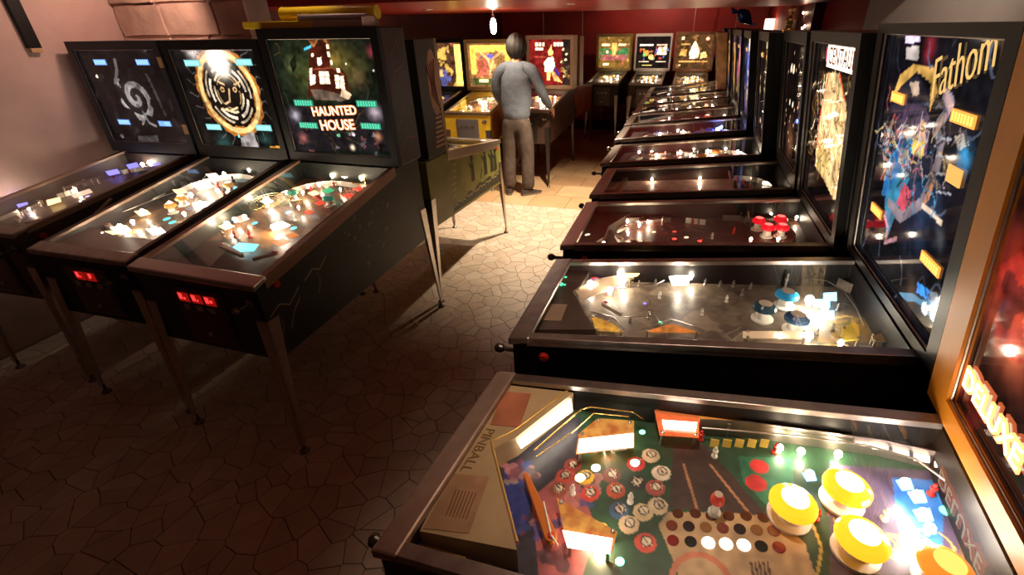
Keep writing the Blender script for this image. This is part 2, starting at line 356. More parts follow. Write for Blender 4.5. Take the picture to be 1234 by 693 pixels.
    def bumper(s, p, r, cap, es, centre=None, body=None, hot=14):
        u, v = s.uv(p, .05); m = MB(); b = s.P(u, v)
        m.lathe([(r*.95, 0), (r*.95, .006), (r*.62, .01), (r*.55, .03), (r*.72, .034), (r*1.02, .04), (r*1.02, .046), (r*.9, .053), (r*.62, .061), (r*.58, .0615), (0, .064)], b, n=20, mats=[0, 0, 0, 0, 1, 1, 1, 1, 1, 2])
        return m.build('pop_bumper', [body or WHITE, mat('bumper_cap_%d_%d_%d_%d' % (*[int(c*99) for c in cap], int(es*10)), cap, .2, emit=cap, es=es), lit(centre, hot) if centre else mat('cap_centre', (.6, .5, .4), .3)], s.pfo)
    def insert(s, p, r, col, es=0., shape='disc'):
        u, v = s.uv(p); m = MB(); n = 14
        m.lathe([(r, .0005), (r, .0012), (r*.85, .0018), (0, .0022)], s.P(u, v), (0, -s.B*.85, 1), n)
        return m.build('lamp_insert', lit(col, es) if es else mat('insert_%d_%d_%d' % tuple(int(c*99) for c in col), col, .2, coat=.5), s.pfo)
    def bulb(s, p, r=.008, m_=None, h=.02):
        u, v = s.uv(p, h); m = MB(); m.lathe([(r*.5, 0), (r*.5, .008), (r, .008+r*.6), (r*.9, .008+r*1.3), (r*.4, .008+r*1.9), (0, .008+r*2)], s.P(u, v, h-.012), n=10)
        return m.build('bulb', m_ or BULB, s.pfo)
    def flipper(s, p0, p1, m_=None, r0=.015, r1=.007):
        a, b = np.array(s.uv(p0, .02)), np.array(s.uv(p1, .02)); d = (b-a)/np.linalg.norm(b-a); n = np.array([-d[1], d[0]]); pts = []
        for k in range(7): q = PI/2+PI*k/6; pts.append(a+r0*(math.cos(q)*d+math.sin(q)*n))
        for k in range(5): q = -PI/2+PI*k/4; pts.append(b+r1*(math.cos(q)*d+math.sin(q)*n))
        m = MB(); m.prism([s.P(x, y, .012) for x, y in pts], (0, 0, .016), 0)
        m.lathe([(r0*.6, .028), (r0*.6, .031), (0, .032)], s.P(a[0], a[1]), n=10, mi=1); m.build('flipper', [m_ or WHITE, REDP], s.pfo, bevel=.002)
    def plastic(s, pts, m_, h=.035, th=.003, name='plastic_cover', posts=True):
        q = [s.uv(p, h) for p in pts]; m = MB(); m.prism([s.P(x, y, h) for x, y in q], (0, 0, th))
        if posts:
            cx, cy = np.mean(q, 0)
            for x, y in q[:4]:
                x, y = x+(cx-x)*.15, y+(cy-y)*.15; m.lathe([(.004, 0), (.004, h)], s.P(x, y), n=8, mi=1); m.lathe([(.005, 0), (.005, .003), (0, .006)], s.P(x, y, h+th), n=8, mi=1)
        return m.build(name, [m_, CHROME], s.pfo)
    def guide(s, pts, h=.028, th=.0016, m_=None, wire=0, close=False):
        q = [s.uv(p, h*.5) for p in pts]; m = MB()
        if wire: m.tube([s.P(x, y, h) for x, y in q], wire, 6)
        else:
            for (x0, y0), (x1, y1) in zip(q[:-1], q[1:]):
                d = np.array([x1-x0, y1-y0]); d /= np.linalg.norm(d)+1e-9; n = np.array([-d[1], d[0]])*th
                m.hexa([s.P(x0, y0), s.P(x1, y1), s.P(x1+n[0], y1+n[1]), s.P(x0+n[0], y0+n[1])], [s.P(x0, y0, h), s.P(x1, y1, h), s.P(x1+n[0], y1+n[1], h), s.P(x0+n[0], y0+n[1], h)])
        return m.build('wire_guide' if wire else 'guide_rail', m_ or CHROME, s.pfo)
    def post(s, p, col=None, h=.03, r=.006):
        u, v = s.uv(p, h*.5); m = MB(); m.lathe([(r*1.3, 0), (r*1.3, .004), (r*.7, .008), (r*.7, h*.5), (r*1.1, h*.55), (r*1.1, h*.7), (r*.6, h*.75), (r*.6, h), (0, h+.003)], s.P(u, v), n=9)
        return m.build('post', col or WHITE, s.pfo)
    def targets(s, p0, p1, n, m_, h=.028):
        a, b = np.array(s.uv(p0, h*.5)), np.array(s.uv(p1, h*.5)); d = (b-a)/n; t = np.array([-d[1], d[0]]); t = t/np.linalg.norm(t)*.004
        for i in range(n):
            x, y = a+d*(i+.08), a+d*(i+.92); m = MB()
            m.hexa([s.P(*x), s.P(*y), s.P(*(y+t)), s.P(*(x+t))], [s.P(*x, h), s.P(*y, h), s.P(*(y+t), h), s.P(*(x+t), h)]); m.build('drop_target', m_, s.pfo)
    def apron(s, pts, m_, h=.03, th=.003):
        q = [s.uv(p, h) for p in pts]; m = MB(); m.prism([s.P(x, y, h) for x, y in q], (0, 0, th))
        n = len(q)
        for i in range(n):
            (x0, y0), (x1, y1) = q[i], q[(i+1) % n]; m.add([s.P(x0, y0), s.P(x1, y1), s.P(x1, y1, h), s.P(x0, y0, h)], [(0, 1, 2, 3)])
        return m.build('apron', m_, s.root)
    def arch(s, m_=None, v0=.62, r=.9, wire=0):     # curved top guide
        h = s.W/2-.03; pts = []
        for k in range(13):
            q = PI*k/12; pts.append((h*r*math.cos(q), v0+(s.VB-.05-v0)*math.sin(q)))
        return s.guide(pts, .03, m_=m_, wire=wire)
    def furnish(s, lights, nb=3, cap=(.8, .5, .1), es=1.2, nins=10, inscols=((1, .3, .1), (1, .8, .4), (.2, .8, .4)), plast=((.6, .1, .05), (.5, .4, .2)), ap=None, seed=1, apm=None):
        r = random.Random(seed); h = s.W/2-.03
        s.apron([(-h, .03), (h, .03), (h, .06), (.07, .15), (-.07, .15), (-h, .24)] if ap is None else ap, apm or mat('black_apron', (.03, .028, .03), .35))
        s.flipper((-.085, .23), (-.03, .2)); s.flipper((.085, .23), (.03, .2))
        for sg in (-1, 1):
            c = plast[0]; s.plastic([(sg*.12, .28), (sg*.19, .3), (sg*.19, .42), (sg*.17, .42)], mat('plastic_%d_%d_%d' % tuple(int(k*99) for k in c), c, .2, coat=.5))
            s.bulb((sg*.165, .34), .007); s.guide([(sg*.215, .22), (sg*.215, .45)], .022)
        s.arch(v0=.7)
        tri = [(-.1, .78), (.06, .84), (.02, .68), (-.13, .64), (.15, .74)]
        for k in range(nb): s.bumper(tri[k], .034, cap, es, (1, .8, .5) if es > .6 else None, hot=8)
        for k in range(nins):
            c = inscols[k % len(inscols)]; s.insert((r.uniform(-.15, .15), r.uniform(.3, .62)), .011, c, r.choice([0, 0, 1.5, 3]))
        for k in range(6): s.post((r.uniform(-h+.03, h-.03), r.uniform(.45, .95)), REDP if k % 2 else WHITE)
        for k in range(2):
            u = (-1)**k*(h-.05); v = r.uniform(.5, .8); c = plast[1]
            s.plastic([(u-.03, v), (u+.035, v+.02), (u+.035, v+.16), (u-.02, v+.14)], mat('plastic_%d_%d_%d' % tuple(int(q*99) for q in c), c, .2, coat=.5))
        s.targets((-.2, .52), (-.17, .62), 3, WHITE)
        for (u, v, k) in lights: s.bulb((u, v), .006+.004*k, BULBW if k > .6 else BULB, .03)
# ------------------------------------------------------------------ the room
Z_SOF, Z_NEAR, Z_BACK = 1.985, 2.36, 2.5
XL, XR, YF, YB = -4.02, 1.17, -1.6, 10.45
PLASTER = mat('pink_plaster', (.52, .36, .33), .75, noise=(2.2, .22), bump=(5, .35))
STONE = mat('painted_stone', (.62, .42, .34), .8, noise=(6, .2), bump=(12, .5))
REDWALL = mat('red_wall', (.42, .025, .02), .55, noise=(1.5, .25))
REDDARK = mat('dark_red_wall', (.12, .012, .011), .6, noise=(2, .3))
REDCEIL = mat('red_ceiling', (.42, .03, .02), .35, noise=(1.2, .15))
WHITEWALL = mat('white_wall', (.62, .55, .5), .7, noise=(2, .12), bump=(30, .1))
GROUT = mat('dark_grout', (.05, .033, .026), .85, noise=(14, .4))
def slab(name, x0, x1, y0, y1, z0, z1, m, kind='structure'):
    b = MB(); b.box(x0, x1, y0, y1, z0, z1); return tag(b.build(name, m), kind=kind)
floor = slab('floor', XL, XR, YF, YB, -.06, -.004, GROUT)
slab('wall_left', XL-.15, XL, YF, 2.8, -.06, Z_NEAR, PLASTER)
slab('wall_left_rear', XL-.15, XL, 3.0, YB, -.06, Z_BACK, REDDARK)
slab('wall_back', XL-.15, XR+.15, YB, YB+.15, -.06, Z_BACK, REDWALL)
slab('wall_front', XL-.15, XR+.15, YF-.15, YF, -.06, Z_NEAR, PLASTER)
slab('wall_right', XR, XR+.15, YF, 4.45, -.06, Z_NEAR, WHITEWALL)
slab('wall_right_rear', XR, XR+.15, 4.45, YB, -.06, Z_BACK, REDWALL)
slab('trim_1', XR-.1, XR, 5.85, 6.75, -.004, Z_SOF, REDDARK)
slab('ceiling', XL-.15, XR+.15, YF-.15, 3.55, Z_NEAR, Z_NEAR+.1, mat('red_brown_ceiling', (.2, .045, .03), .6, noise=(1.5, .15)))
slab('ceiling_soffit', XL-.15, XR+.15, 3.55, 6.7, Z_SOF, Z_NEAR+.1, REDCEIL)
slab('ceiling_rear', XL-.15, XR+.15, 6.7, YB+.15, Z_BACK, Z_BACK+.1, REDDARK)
part = slab('wall_partition', XL-.15, -2.86, 2.8, 3.0, -.06, Z_NEAR, PLASTER)
# large painted stones on the partition, each with its own uneven edge
r = random.Random(4)
zc = 1.45
for row, hh in enumerate((.17, .16, .2, .16, .2)):
    x = XL+.01; k = 0
    while x < -2.86:
        wd = r.uniform(.3, .5); x1 = min(x+wd, -2.845); 
        if -2.845-x1 < .12: x1 = -2.845
        n = 10; pts = []
        for (ax, az, bx, bz) in ((x, zc, x1, zc), (x1, zc, x1, zc+hh), (x1, zc+hh, x, zc+hh), (x, zc+hh, x, zc)):
            for q in range(3):
                t = q/3; cx, cz = ax+(bx-ax)*t, az+(bz-az)*t
                pts.append((cx+(x+x1-2*cx)*.02+r.uniform(-.006, .006), 2.8, min(cz+((zc*2+hh)-2*cz)*.03+r.uniform(-.006, .006), Z_NEAR-.002)))
        b = MB(); b.prism(pts, (0, -r.uniform(.012, .03), 0)); b.build('stone', STONE, part)
        x = x1+.004
        if x > -2.86: break
    zc += hh+.004
# crazy paving: every visible stone near the camera is its own piece, the rest one piece of stuff
CREAM = [mat('paving_cream_%d' % k, c, .42, noise=(9, .12), bump=(30, .15)) for k, c in enumerate(((.56, .46, .36), (.53, .43, .33), (.58, .49, .39), (.5, .41, .31)))]
SLABM = [mat('slab_%d' % k, c, .4, noise=(4, .15)) for k, c in enumerate(((.5, .33, .18), (.42, .26, .14), (.55, .38, .22)))]
def clip(poly, p, n):
    out = []; m = len(poly)
    for i in range(m):
        a, b = poly[i], poly[(i+1) % m]; da = (a[0]-p[0])*n[0]+(a[1]-p[1])*n[1]; db = (b[0]-p[0])*n[0]+(b[1]-p[1])*n[1]
        if da <= 0: out.append(a)
        if da*db < 0: t = da/(da-db); out.append((a[0]+(b[0]-a[0])*t, a[1]+(b[1]-a[1])*t))
    return out
SP = .108; seeds = {}
gx0, gy0 = -4.0, .2
NX, NY = 37, 43
for i in range(NX):
    for j in range(NY): seeds[i, j] = (gx0+(i+.5+r.uniform(-.55, .55))*SP, gy0+(j+.5+r.uniform(-.55, .55))*SP)
cells = []
for (i, j), p in seeds.items():
    poly = [(p[0]-.2, p[1]-.2), (p[0]+.2, p[1]-.2), (p[0]+.2, p[1]+.2), (p[0]-.2, p[1]+.2)]
    for di in range(-2, 3):
        for dj in range(-2, 3):
            q = seeds.get((i+di, j+dj))
            if (di or dj) and q and poly:
                mx, my = (p[0]+q[0])/2, (p[1]+q[1])/2; nx, ny = q[0]-p[0], q[1]-p[1]; L_ = math.hypot(nx, ny); nx /= L_; ny /= L_
                poly = clip(poly, (mx-nx*.0018, my-ny*.0018), (nx, ny))
    poly = clip(poly, (0, gy0+NY*SP), (0, 1)); poly = clip(poly, (gx0, 0), (-1, 0)) if poly else poly
    if len(poly) < 3: continue
    vis = max(0, min(1, 1))
    d = np.array([p[0], p[1], -CAM_H]); zc_ = d@FW; px, py = PPX+F_PX*(d@RT)/zc_, PPY-F_PX*(d@UP)/zc_
    free = (-1.62 < p[0] < -.35) or (p[0] < -1.6 and (p[1] < 1.25))
    sc_ = -1 if not (-20 < px < 1250 and -20 < py < 710) else (1/zc_+(1 if free else 0)+(.8 if -1.9 < p[0] < -.6 and p[1] > 1.4 else 0))
    cells.append((sc_, poly))
cells.sort(key=lambda t: -t[0]); stuff = MB()
for k, (sc_, poly) in enumerate(cells):
    zt_ = r.uniform(-.0012, .0004)
    if k < 300 and sc_ > 0:
        b = MB(); b.prism([(x, y, -.012) for x, y in poly], (0, 0, .012+zt_)); b.build('paving_stone', CREAM[r.randrange(4)], floor)
    else: stuff.prism([(x, y, -.012) for x, y in poly], (0, 0, .012+zt_), r.randrange(4))
o = stuff.build('paving', CREAM, floor); o['kind'] = 'stuff'
y = gy0+NY*SP+.006; row = 0
while y < 9.2:
    d_ = .42; x = -3.0-(.22 if row % 2 else 0)
    while x < -.1:
        b = MB(); b.box(x, x+.436, y, y+d_-.006, -.012, r.uniform(-.001, .0003)); b.build('floor_slab', SLABM[r.randrange(3)], floor); x += .442
    y += d_; row += 1
# ------------------------------------------------------------------ recessed ceiling spotlights
def spotlight(x, y, z, watts, col, label, cone=125, blend=.35, tilt=(0, 0), size=.035):
    e = tag(empty('ceiling_spotlight', (x, y, z)), label, 'spotlight', 'recessed ceiling spotlights')
    m = MB(); m.lathe([(.03, -.001), (.034, -.006), (.048, -.007), (.052, 0)], (0, 0, 0), n=20); m.build('trim_ring', CHROME, e)
    m = MB(); m.lathe([(.03, -.002), (.0, -.0015)], (0, 0, 0), n=18); m.build('lamp_lens', lit(col, 16), e)
    l = bpy.data.lights.new('spot', 'SPOT'); l.energy = watts; l.color = col; l.spot_size = math.radians(cone); l.spot_blend = blend; l.shadow_soft_size = size
    lo = bpy.data.objects.new('spot', l); COL.objects.link(lo); lo.parent = e; lo.location = (0, 0, -.02); lo.rotation_euler = (tilt[0], tilt[1], 0); return e
WARM = (1, .78, .55)
spotlight(-1.13, 4.6, Z_SOF, 420, WARM, 'lit recessed spotlight in red ceiling, rightmost of the three above the aisle', 108, .75)
spotlight(-1.97, 4.95, Z_SOF, 60, WARM, 'lit recessed spotlight in red ceiling, middle of the three, above the standing person', 115, .5)
spotlight(-2.69, 4.9, Z_SOF, 12, WARM, 'lit recessed spotlight in red ceiling, leftmost of the three above the aisle', 115, .5)
def aim(o, tgt):
    for ch in o.children:
        if ch.type == 'LIGHT':
            ch.rotation_euler = (Vector(tgt)-Vector(o.location)).to_track_quat('-Z', 'Y').to_euler()
aim(spotlight(-3.2, 2.5, Z_NEAR, 42, (1, .62, .46), 'unseen wall washing spotlight added in near ceiling above the ring machine', 125, .8, size=.06), (-3.85, 2.6, 1.75))  # lamp added out of view to brighten the left wall and partition
aim(spotlight(.35, 2.6, Z_NEAR, 22, (1, .8, .62), 'unseen wall washing spotlight added in near ceiling above the right row', 110, .8), (1.17, 3.1, 2.0))  # put in out of view to lighten the top of the white wall
aim(spotlight(-.15, 1.0, Z_NEAR, 55, (1, .74, .54), 'recessed spotlight in near ceiling above the billiard machine', 60, .9), (.05, .95, 0))
aim(spotlight(-.7, 9.2, Z_BACK, 45, (1, .7, .5), 'unseen spotlight added in rear ceiling above the back row', 120, .8), (-.7, 10.45, 1.9))  # extra unseen lamp that brightens the red back wall
spotlight(-1.6, -.7, Z_NEAR, .5, (1, .35, .2), 'unseen fill spotlight added in near ceiling behind the photographer', 160, .6)  # weak fill lamp added behind the camera
aim(spotlight(-2.05, 2.42, Z_NEAR, 9, (1, .7, .5), 'unseen spotlight added in near ceiling above the haunted house machine', 70, .8), (-2.05, 2.4, 0))  # added only to light the tubes on top of the machine
# ------------------------------------------------------------------ machines, right row (players stand on the aisle side)
GR = 'pinball machines in the right row'
YELLOW = mat('yellow_frame', (.55, .2, .008), .5, noise=(6, .15))
DKWOOD = mat('dark_brown_frame', (.07, .025, .012), .4, noise=(10, .4))
LTWOOD = mat('light_wood', (.62, .38, .18), .45, noise=(14, .3))
# R1: nearest
R1 = Machine('nearest pinball machine with billiard ball playfield, yellow bumpers and yellow backbox frame', -.471, .719, -94.2, W=.568, zf=.895, zb=1.07, zt=1.80, bw=.71, lean=.1, VB=1.04, frame=YELLOW, head=YELLOW, stile=.085, top=.05, bot=.05, group=GR, rail=STEEL, bar=mat('bronze_bar', (.42, .3, .24), .4, .7, noise=(20, .15)), barw=.05)
def paint(c):
    c.grain(.05)
    c.poly([(700, 470), (1240, 500), (1240, 700), (640, 700)], (.02, .07, .035))
    c.poly([(612, 545), (700, 500), (690, 700), (620, 700)], (.03, .03, .05)); c.poly([(640, 600), (690, 560), (720, 640), (700, 700), (650, 700)], (.45, .12, .12), .8)
    c.poly([(606, 560), (640, 555), (636, 640), (612, 650)], (.02, .05, .3), .8)
    a, b = c._m((612, 555)), c._m((690, 690)); c.blots(30, [(.5, .2, .18), (.2, .05, .08), (.05, .08, .3), (.4, .3, .25), (.04, .03, .05)], .008, .03, .7, box=(min(a[0], b[0]), max(a[0], b[0]), min(a[1], b[1]), max(a[1], b[1])))
    a, b = c._m((1000, 560)), c._m((1234, 690)); c.blots(40, [(.3, .2, .1), (.05, .15, .5), (.5, .4, .3), (.08, .04, .03), (.4, .1, .05)], .01, .035, .6, box=(min(a[0], b[0]), max(a[0], b[0]), min(a[1], b[1]), max(a[1], b[1])))
    c.poly([(805, 617), (793, 633), (805, 660), (820, 700), (985, 700), (970, 655), (940, 625), (900, 618)], (.55, .38, .2))
    c.poly([(812, 536), (850, 536), (925, 622), (806, 612)], (.05, .03, .025))
    c.line([(824, 560), (842, 620)], .006, (.4, .2, .1)); c.line([(856, 560), (904, 620)], .006, (.4, .2, .1))
    c.poly([(890, 550), (955, 552), (958, 600), (930, 615), (895, 580)], (.03, .16, .09)); c.disc((915, 562), .02, (.5, .03, .03)); c.disc((911, 582), .022, (.5, .03, .03))
    c.poly([(1000, 560), (1160, 570), (1180, 693), (1000, 693)], (.08, .06, .12)); c.poly([(1075, 575), (1140, 580), (1135, 660), (1085, 655)], (.04, .2, .6))
    c.poly([(1150, 600), (1234, 650), (1234, 700), (1160, 700)], (.18, .1, .05))
    for k in range(9): c.ring((1070+7*k, 655+3*(k % 4)), .012+.008*(k % 3), .004, (.5, .35, .12))
    c.line([(975, 620), (990, 660), (985, 693)], .005, (.6, .45, .1)); c.line([(1005, 625), (1030, 670)], .005, (.6, .45, .1))
    for k in range(5): c.line([(905+5*k, 678), (908+5*k, 694)], .004, (.12, .05, .03))
    c.ring((845, 700), .05, .012, (.6, .2, .1))
    bl = [((784, 549), (.75, .6, .4)), ((797, 570), (.8, .7, .55)), ((790, 588), (.45, .1, .08)), ((766, 559), (.6, .05, .05)), ((737, 573), (.2, .06, .05)), ((767, 582), (.03, .03, .03)), ((711, 595), (.6, .06, .04)), ((742, 591), (.6, .1, .04)), ((746, 615), (.05, .12, .25)), ((775, 617), (.75, .6, .35)), ((793, 610), (.75, .62, .4)), ((758, 632), (.7, .55, .35)), ((778, 654), (.6, .08, .05)), ((705, 575), (.8, .5, .03)), ((690, 561), (.35, .05, .04)), ((680, 574), (.6, .08, .05)), ((673, 590), (.3, .08, .05)), ((722, 640), (.6, .45, .1))]
    for p, col in bl:
        c.disc(p, .0215, C(col, 1.)); q = (p[0]+1, p[1]-2); c.disc(q, .0125, (.75, .65, .5)); c.ring(q, .0105, .003, (.02, .02, .02)); c.line([(q[0]-1.5, q[1]-2), (q[0]+1.5, q[1]+2)], .003, (.02, .02, .02))
R1.playfield(.003, (.05, .035, .03), paint)
CREAMP = mat('cream_apron', (.5, .36, .2), .35, noise=(12, .12))
ap = R1.apron([(594, 463), (691, 474), (650, 506), (622, 528), (592, 543), (598, 565), (623, 664), (506, 641)], CREAMP, h=.066)
def apron_piece(mc, pts, m_, name, dz=.0696, th=.0012):
    m = MB(); m.prism([mc.P(*mc.pf(*p, dz), dz) for p in pts], (0, 0, th)); return m.build(name, m_, ap)
CARD = mat('instruction_card', (.42, .24, .13), .4, noise=(20, .2)); CARD2 = mat('faded_red_card', (.48, .17, .09), .4, noise=(10, .3))
apron_piece(R1, [(606, 472), (640, 475), (626, 515), (591, 512)], CARD2, 'instruction_card'); apron_piece(R1, [(547, 571), (590, 575), (565, 643), (510, 637)], CARD, 'instruction_card')
for k in range(7): apron_piece(R1, [(549+k*4, 590+k*.6), (550.5+k*4, 590+k*.6), (538+k*4, 622+k*.6), (536.5+k*4, 622+k*.6)], mat('print_brown', (.16, .07, .03), .5), 'printed_line', .0709, .0003)
EDGE = mat('gold_edge', (.75, .5, .14), .3, .6)
R1.guide([(691, 476), (622, 530), (593, 544), (624, 666)], .07, wire=.003, m_=EDGE)
def pf_text(mc, body, size, p, m_, parent, h, turn=0., sx=1.):
    u, v = mc.pf(*p, h); o = mc.P(u, v, h); Yv = Vector((0, 1, mc.B*.85)).normalized(); X = Vector((1, 0, 0)); Z = X.cross(Yv)
    M = Matrix(((X[0], Yv[0], Z[0], o[0]), (X[1], Yv[1], Z[1], o[1]), (X[2], Yv[2], Z[2], o[2]), (0, 0, 0, 1)))
    return text('printed_lettering', body, size, M @ Matrix.Rotation(turn, 4, 'Z') @ Matrix.Diagonal((sx, 1, 1, 1)), m_, parent, .0003)
pf_text(R1, 'PINBALL', .038, (576, 541), mat('print_olive', (.2, .12, .035), .5), ap, .0702, sx=1.0)
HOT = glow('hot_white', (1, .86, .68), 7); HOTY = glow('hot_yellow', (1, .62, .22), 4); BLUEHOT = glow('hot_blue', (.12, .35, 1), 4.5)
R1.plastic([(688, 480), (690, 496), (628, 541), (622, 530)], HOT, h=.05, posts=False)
R1.plastic([(671, 601), (744, 642), (737, 668), (684, 660)], mat('sling_plastic', (.7, .4, .1), .2, emit=(1, .5, .12), es=.22, noise=(28, .6, (.45, .05, .02))), h=.034)
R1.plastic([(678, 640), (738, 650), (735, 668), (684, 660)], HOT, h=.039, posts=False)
R1.plastic([(694, 548), (697, 524), (720, 505), (764, 508), (764, 540)], mat('sling_plastic'), h=.034)
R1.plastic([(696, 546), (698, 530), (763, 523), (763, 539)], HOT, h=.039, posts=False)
for k in range(3): R1.targets((700+20*k, 541), (716+20*k, 539), 2, WHITE, .02)
R1.guide([(644, 550), (700, 500), (712, 497), (762, 503), (775, 512)], .04, wire=.0025, m_=GOLD); R1.guide([(646, 556), (692, 524), (715, 503), (758, 507)], .03, wire=.002, m_=GOLD)
R1.flipper((664, 648), (634, 574), mat('orange_rubber', (.7, .2, .03), .4), .013, .006)
R1.guide([(655, 610), (664, 650), (672, 662)], .03, wire=.0022, m_=WHITE)
R1.plastic([(788, 492), (842, 497), (842, 528), (795, 525)], mat('red_lane_plastic', (.7, .12, .05), .2, emit=(1, .25, .06), es=.5, noise=(25, .6, (.5, .03, .02))), h=.036); R1.plastic([(798, 507), (840, 510), (838, 520), (800, 517)], HOT, h=.041, posts=False)
R1.plastic([(842, 497), (915, 505), (880, 513), (842, 510)], mat('orange_lane_plastic', (.7, .2, .05), .2, emit=(1, .35, .06), es=.6), h=.036)
R1.guide([(842, 515), (900, 518), (975, 528), (1060, 540), (1130, 556), (1180, 582), (1215, 622)], .05, th=.004, m_=STEEL)
R1.guide([(845, 522), (960, 532), (1040, 543), (1100, 560), (1140, 590)], .035, wire=.0025)
R1.guide([(1180, 571), (1200, 600), (1234, 655)], .045, th=.005)
for p in ((1040, 531), (1060, 536), (1085, 542), (1110, 550), (1135, 558), (1150, 568)): R1.plastic([(p[0]-9, p[1]-6), (p[0]+10, p[1]-3), (p[0]+10, p[1]+8), (p[0]-9, p[1]+5)], glow('hot_pinkish', (1, .75, .58), 4.5), h=.03, posts=False)
for p in ((957, 604), (1022, 585), (1040, 646)): R1.bumper(p, .044, (1, .40, .015), 1.7, (1, .78, .4), hot=9)
R1.bumper((1142, 682), .04, (1, .3, .03), .9, (1, .5, .1), hot=2)
for p, q in (((1090, 585), 11), ((1105, 600), 12), ((1112, 622), 13), ((1095, 640), 9), ((975, 575), 9), ((1120, 640), 8)):
    R1.plastic([(p[0]-q, p[1]-q*.5), (p[0]+q*.6, p[1]-q*.7), (p[0]+q, p[1]+q*.5), (p[0]-q*.3, p[1]+q*.6)], BLUEHOT, h=.03, posts=False); R1.bulb((p[0], p[1]-2), .009, BULBW, .04)
for i, (dx, dy) in enumerate(((817, 619), (838, 619), (857, 622), (878, 622), (899, 622), (920, 624))): R1.insert((dx, dy), .0115, (.12, .045, .02))
for i in range(7):
    R1.insert((809.5+20.5*i, 633.5+1.1*i), .012, [(.2, .06, .04), (.04, .03, .03), (.3, .15, .06)][i % 3]); p = (811+21.3*i, 651.5+1.4*i)
    if i in (2, 3, 4): R1.insert(p, .0125, (1, .85, .7), 9)
    else: R1.insert(p, .012, (.25, .03, .03) if i % 2 == 0 else (.03, .03, .03))
R1.insert((747, 677), .009, (.2, 1, .55), 5); R1.insert((774, 521), .008, (.2, 1, .5), 4); R1.insert((1140, 616), .011, (.15, 1, .55), 4.5); R1.insert((699, 576), .012, (1, .85, .4), 8); R1.insert((718, 564), .011, (1, .95, .85), 8); R1.insert((765, 558), .011, (1, .9, .8), 8)
R1.insert((646, 495), .008, (1, .9, .8), 6)
R1.plastic([(505, 655), (562, 672), (558, 680), (501, 662)], EDGE, h=.03, posts=False, name='shooter_gauge')
for p in ((862, 545), (845, 525), (935, 540), (1125, 590), (1160, 610), (1000, 570), (985, 620), (1068, 620), (690, 590), (760, 600), (1180, 640), (1205, 660)): R1.post(p, REDP if p[0] % 2 else WHITE)
for p in ((865, 600),): R1.bumper(p, .014, (.5, .05, .03), .2)
for k in range(5): R1.targets((855+15*k, 534), (867+15*k, 536), 1, mat('yellow_target', (.7, .5, .1), .3), .024)
R1.bulb((1010, 548), .008); R1.bulb((965, 545), .008); R1.bulb((940, 540), .007); R1.bulb((720, 655), .009, BULBW); R1.bulb((730, 530), .009, BULBW); R1.bulb((1150, 575), .01, BULBW)
def paint(c):
    c.soft((1234, 360), .1, (.7, .04, .02)); c.soft((1225, 400), .07, (.8, .2, .08)); c.poly([(1205, 320), (1234, 300), (1234, 440), (1200, 420)], (.5, .03, .02), .7)
    c.blots(25, [(.12, .01, .01), (.3, .03, .01), (.02, .015, .02)], .02, .07, .6)
    c.poly([(1150, 450), (1230, 540), (1230, 560), (1145, 465)], (.12, .01, .008))
R1.backglass(.006, (.025, .008, .006), paint)
u0, z0 = R1.bg(1180, 474)
DEL = glow('lettering_red', (1, .2, .06), 5); DELH = glow('lettering_core', (1, .75, .5), 8)
R1.title('DELUXE', .06, (u0+.06, z0), DEL, pixel=False, sx=1.0, ext=.002, off=.0035); o = R1.title('DELUXE', .06, (u0+.06, z0), DELH, pixel=False, sx=1.0, ext=.0035, off=-.001)
# R2
R2 = Machine('second pinball machine from the camera, black, blue bumpers and fantasy figure backglass', -.442, 1.373, -89.8, W=.56, zf=.965, zb=1.10, zt=1.80, bw=.71, lean=.1, VB=1.04, group=GR, stile=.045, bot=.03, top=.025, barw=.056)
def paint(c):
    c.blots(70, [(.13, .1, .075), (.2, .16, .12), (.08, .06, .05), (.25, .2, .15)], .02, .06, .8)
    c.scribble(40, [(.28, .24, .18), (.05, .04, .035)], .12, .004)
    c.poly([(650, 365), (684, 365), (676, 387), (640, 387)], (.2, .13, .09)); c.poly([(905, 350), (1000, 345), (1010, 395), (905, 395)], (.16, .13, .1), .8)
    c.poly([(985, 390), (1060, 380), (1095, 415), (985, 412)], (.35, .22, .06), .8); c.scribble(18, [(.5, .35, .08), (.06, .12, .06), (.5, .4, .3)], .08, .006, box=(-.1, .24, .8, 1.0))
R2.playfield(.004, (.15, .115, .085), paint)
DKAP = mat('dark_apron', (.07, .05, .04), .3)
ap = R2.apron([(680, 320), (712, 324), (700, 345), (690, 352), (700, 370), (718, 398), (636, 398)], DKAP, h=.04)
apron_piece(R2, [(652, 366), (684, 367), (676, 387), (641, 386)], mat('tan_card', (.3, .2, .14), .4), 'instruction_card', .0436)
for k, ch in enumerate('80'):
    m = MB(); u, v = R2.pf(674.5+1.6*k, 342-9*k, .05)
    for q in ((0, 0), (0, .012), (.012, 0), (.012, .012), (.006, .024)): m.box(u-.015+q[0], u-.015+q[0]+.008, v-.01+q[1], v-.01+q[1]+.008, R2.zp(v)+.045, R2.zp(v)+.047)
    m.build('lit_credit_digit', lit((.08, 1, .4), 2.5), ap)
R2.flipper((730, 366), (748, 378)); R2.flipper((716, 337), (742, 345), mat('violet_rubber', (.35, .25, .6), .3))
R2.plastic([(692, 350), (722, 336), (760, 330), (764, 336), (728, 352), (702, 362)], mat('clear_tan', (.5, .36, .25), .15, emit=(.8, .55, .35), es=.12), h=.032)
for p, q in (((711, 343), .011), ((748, 331), .013), ((735, 351), .011), ((751, 340), .01), ((817, 339), .012), ((975, 364), .014), ((993, 372), .012), ((975, 406), .01), ((1013, 414), .008), ((940, 404), .006), ((833, 333), .008)): R2.bulb(p, q, BULBW, .035)
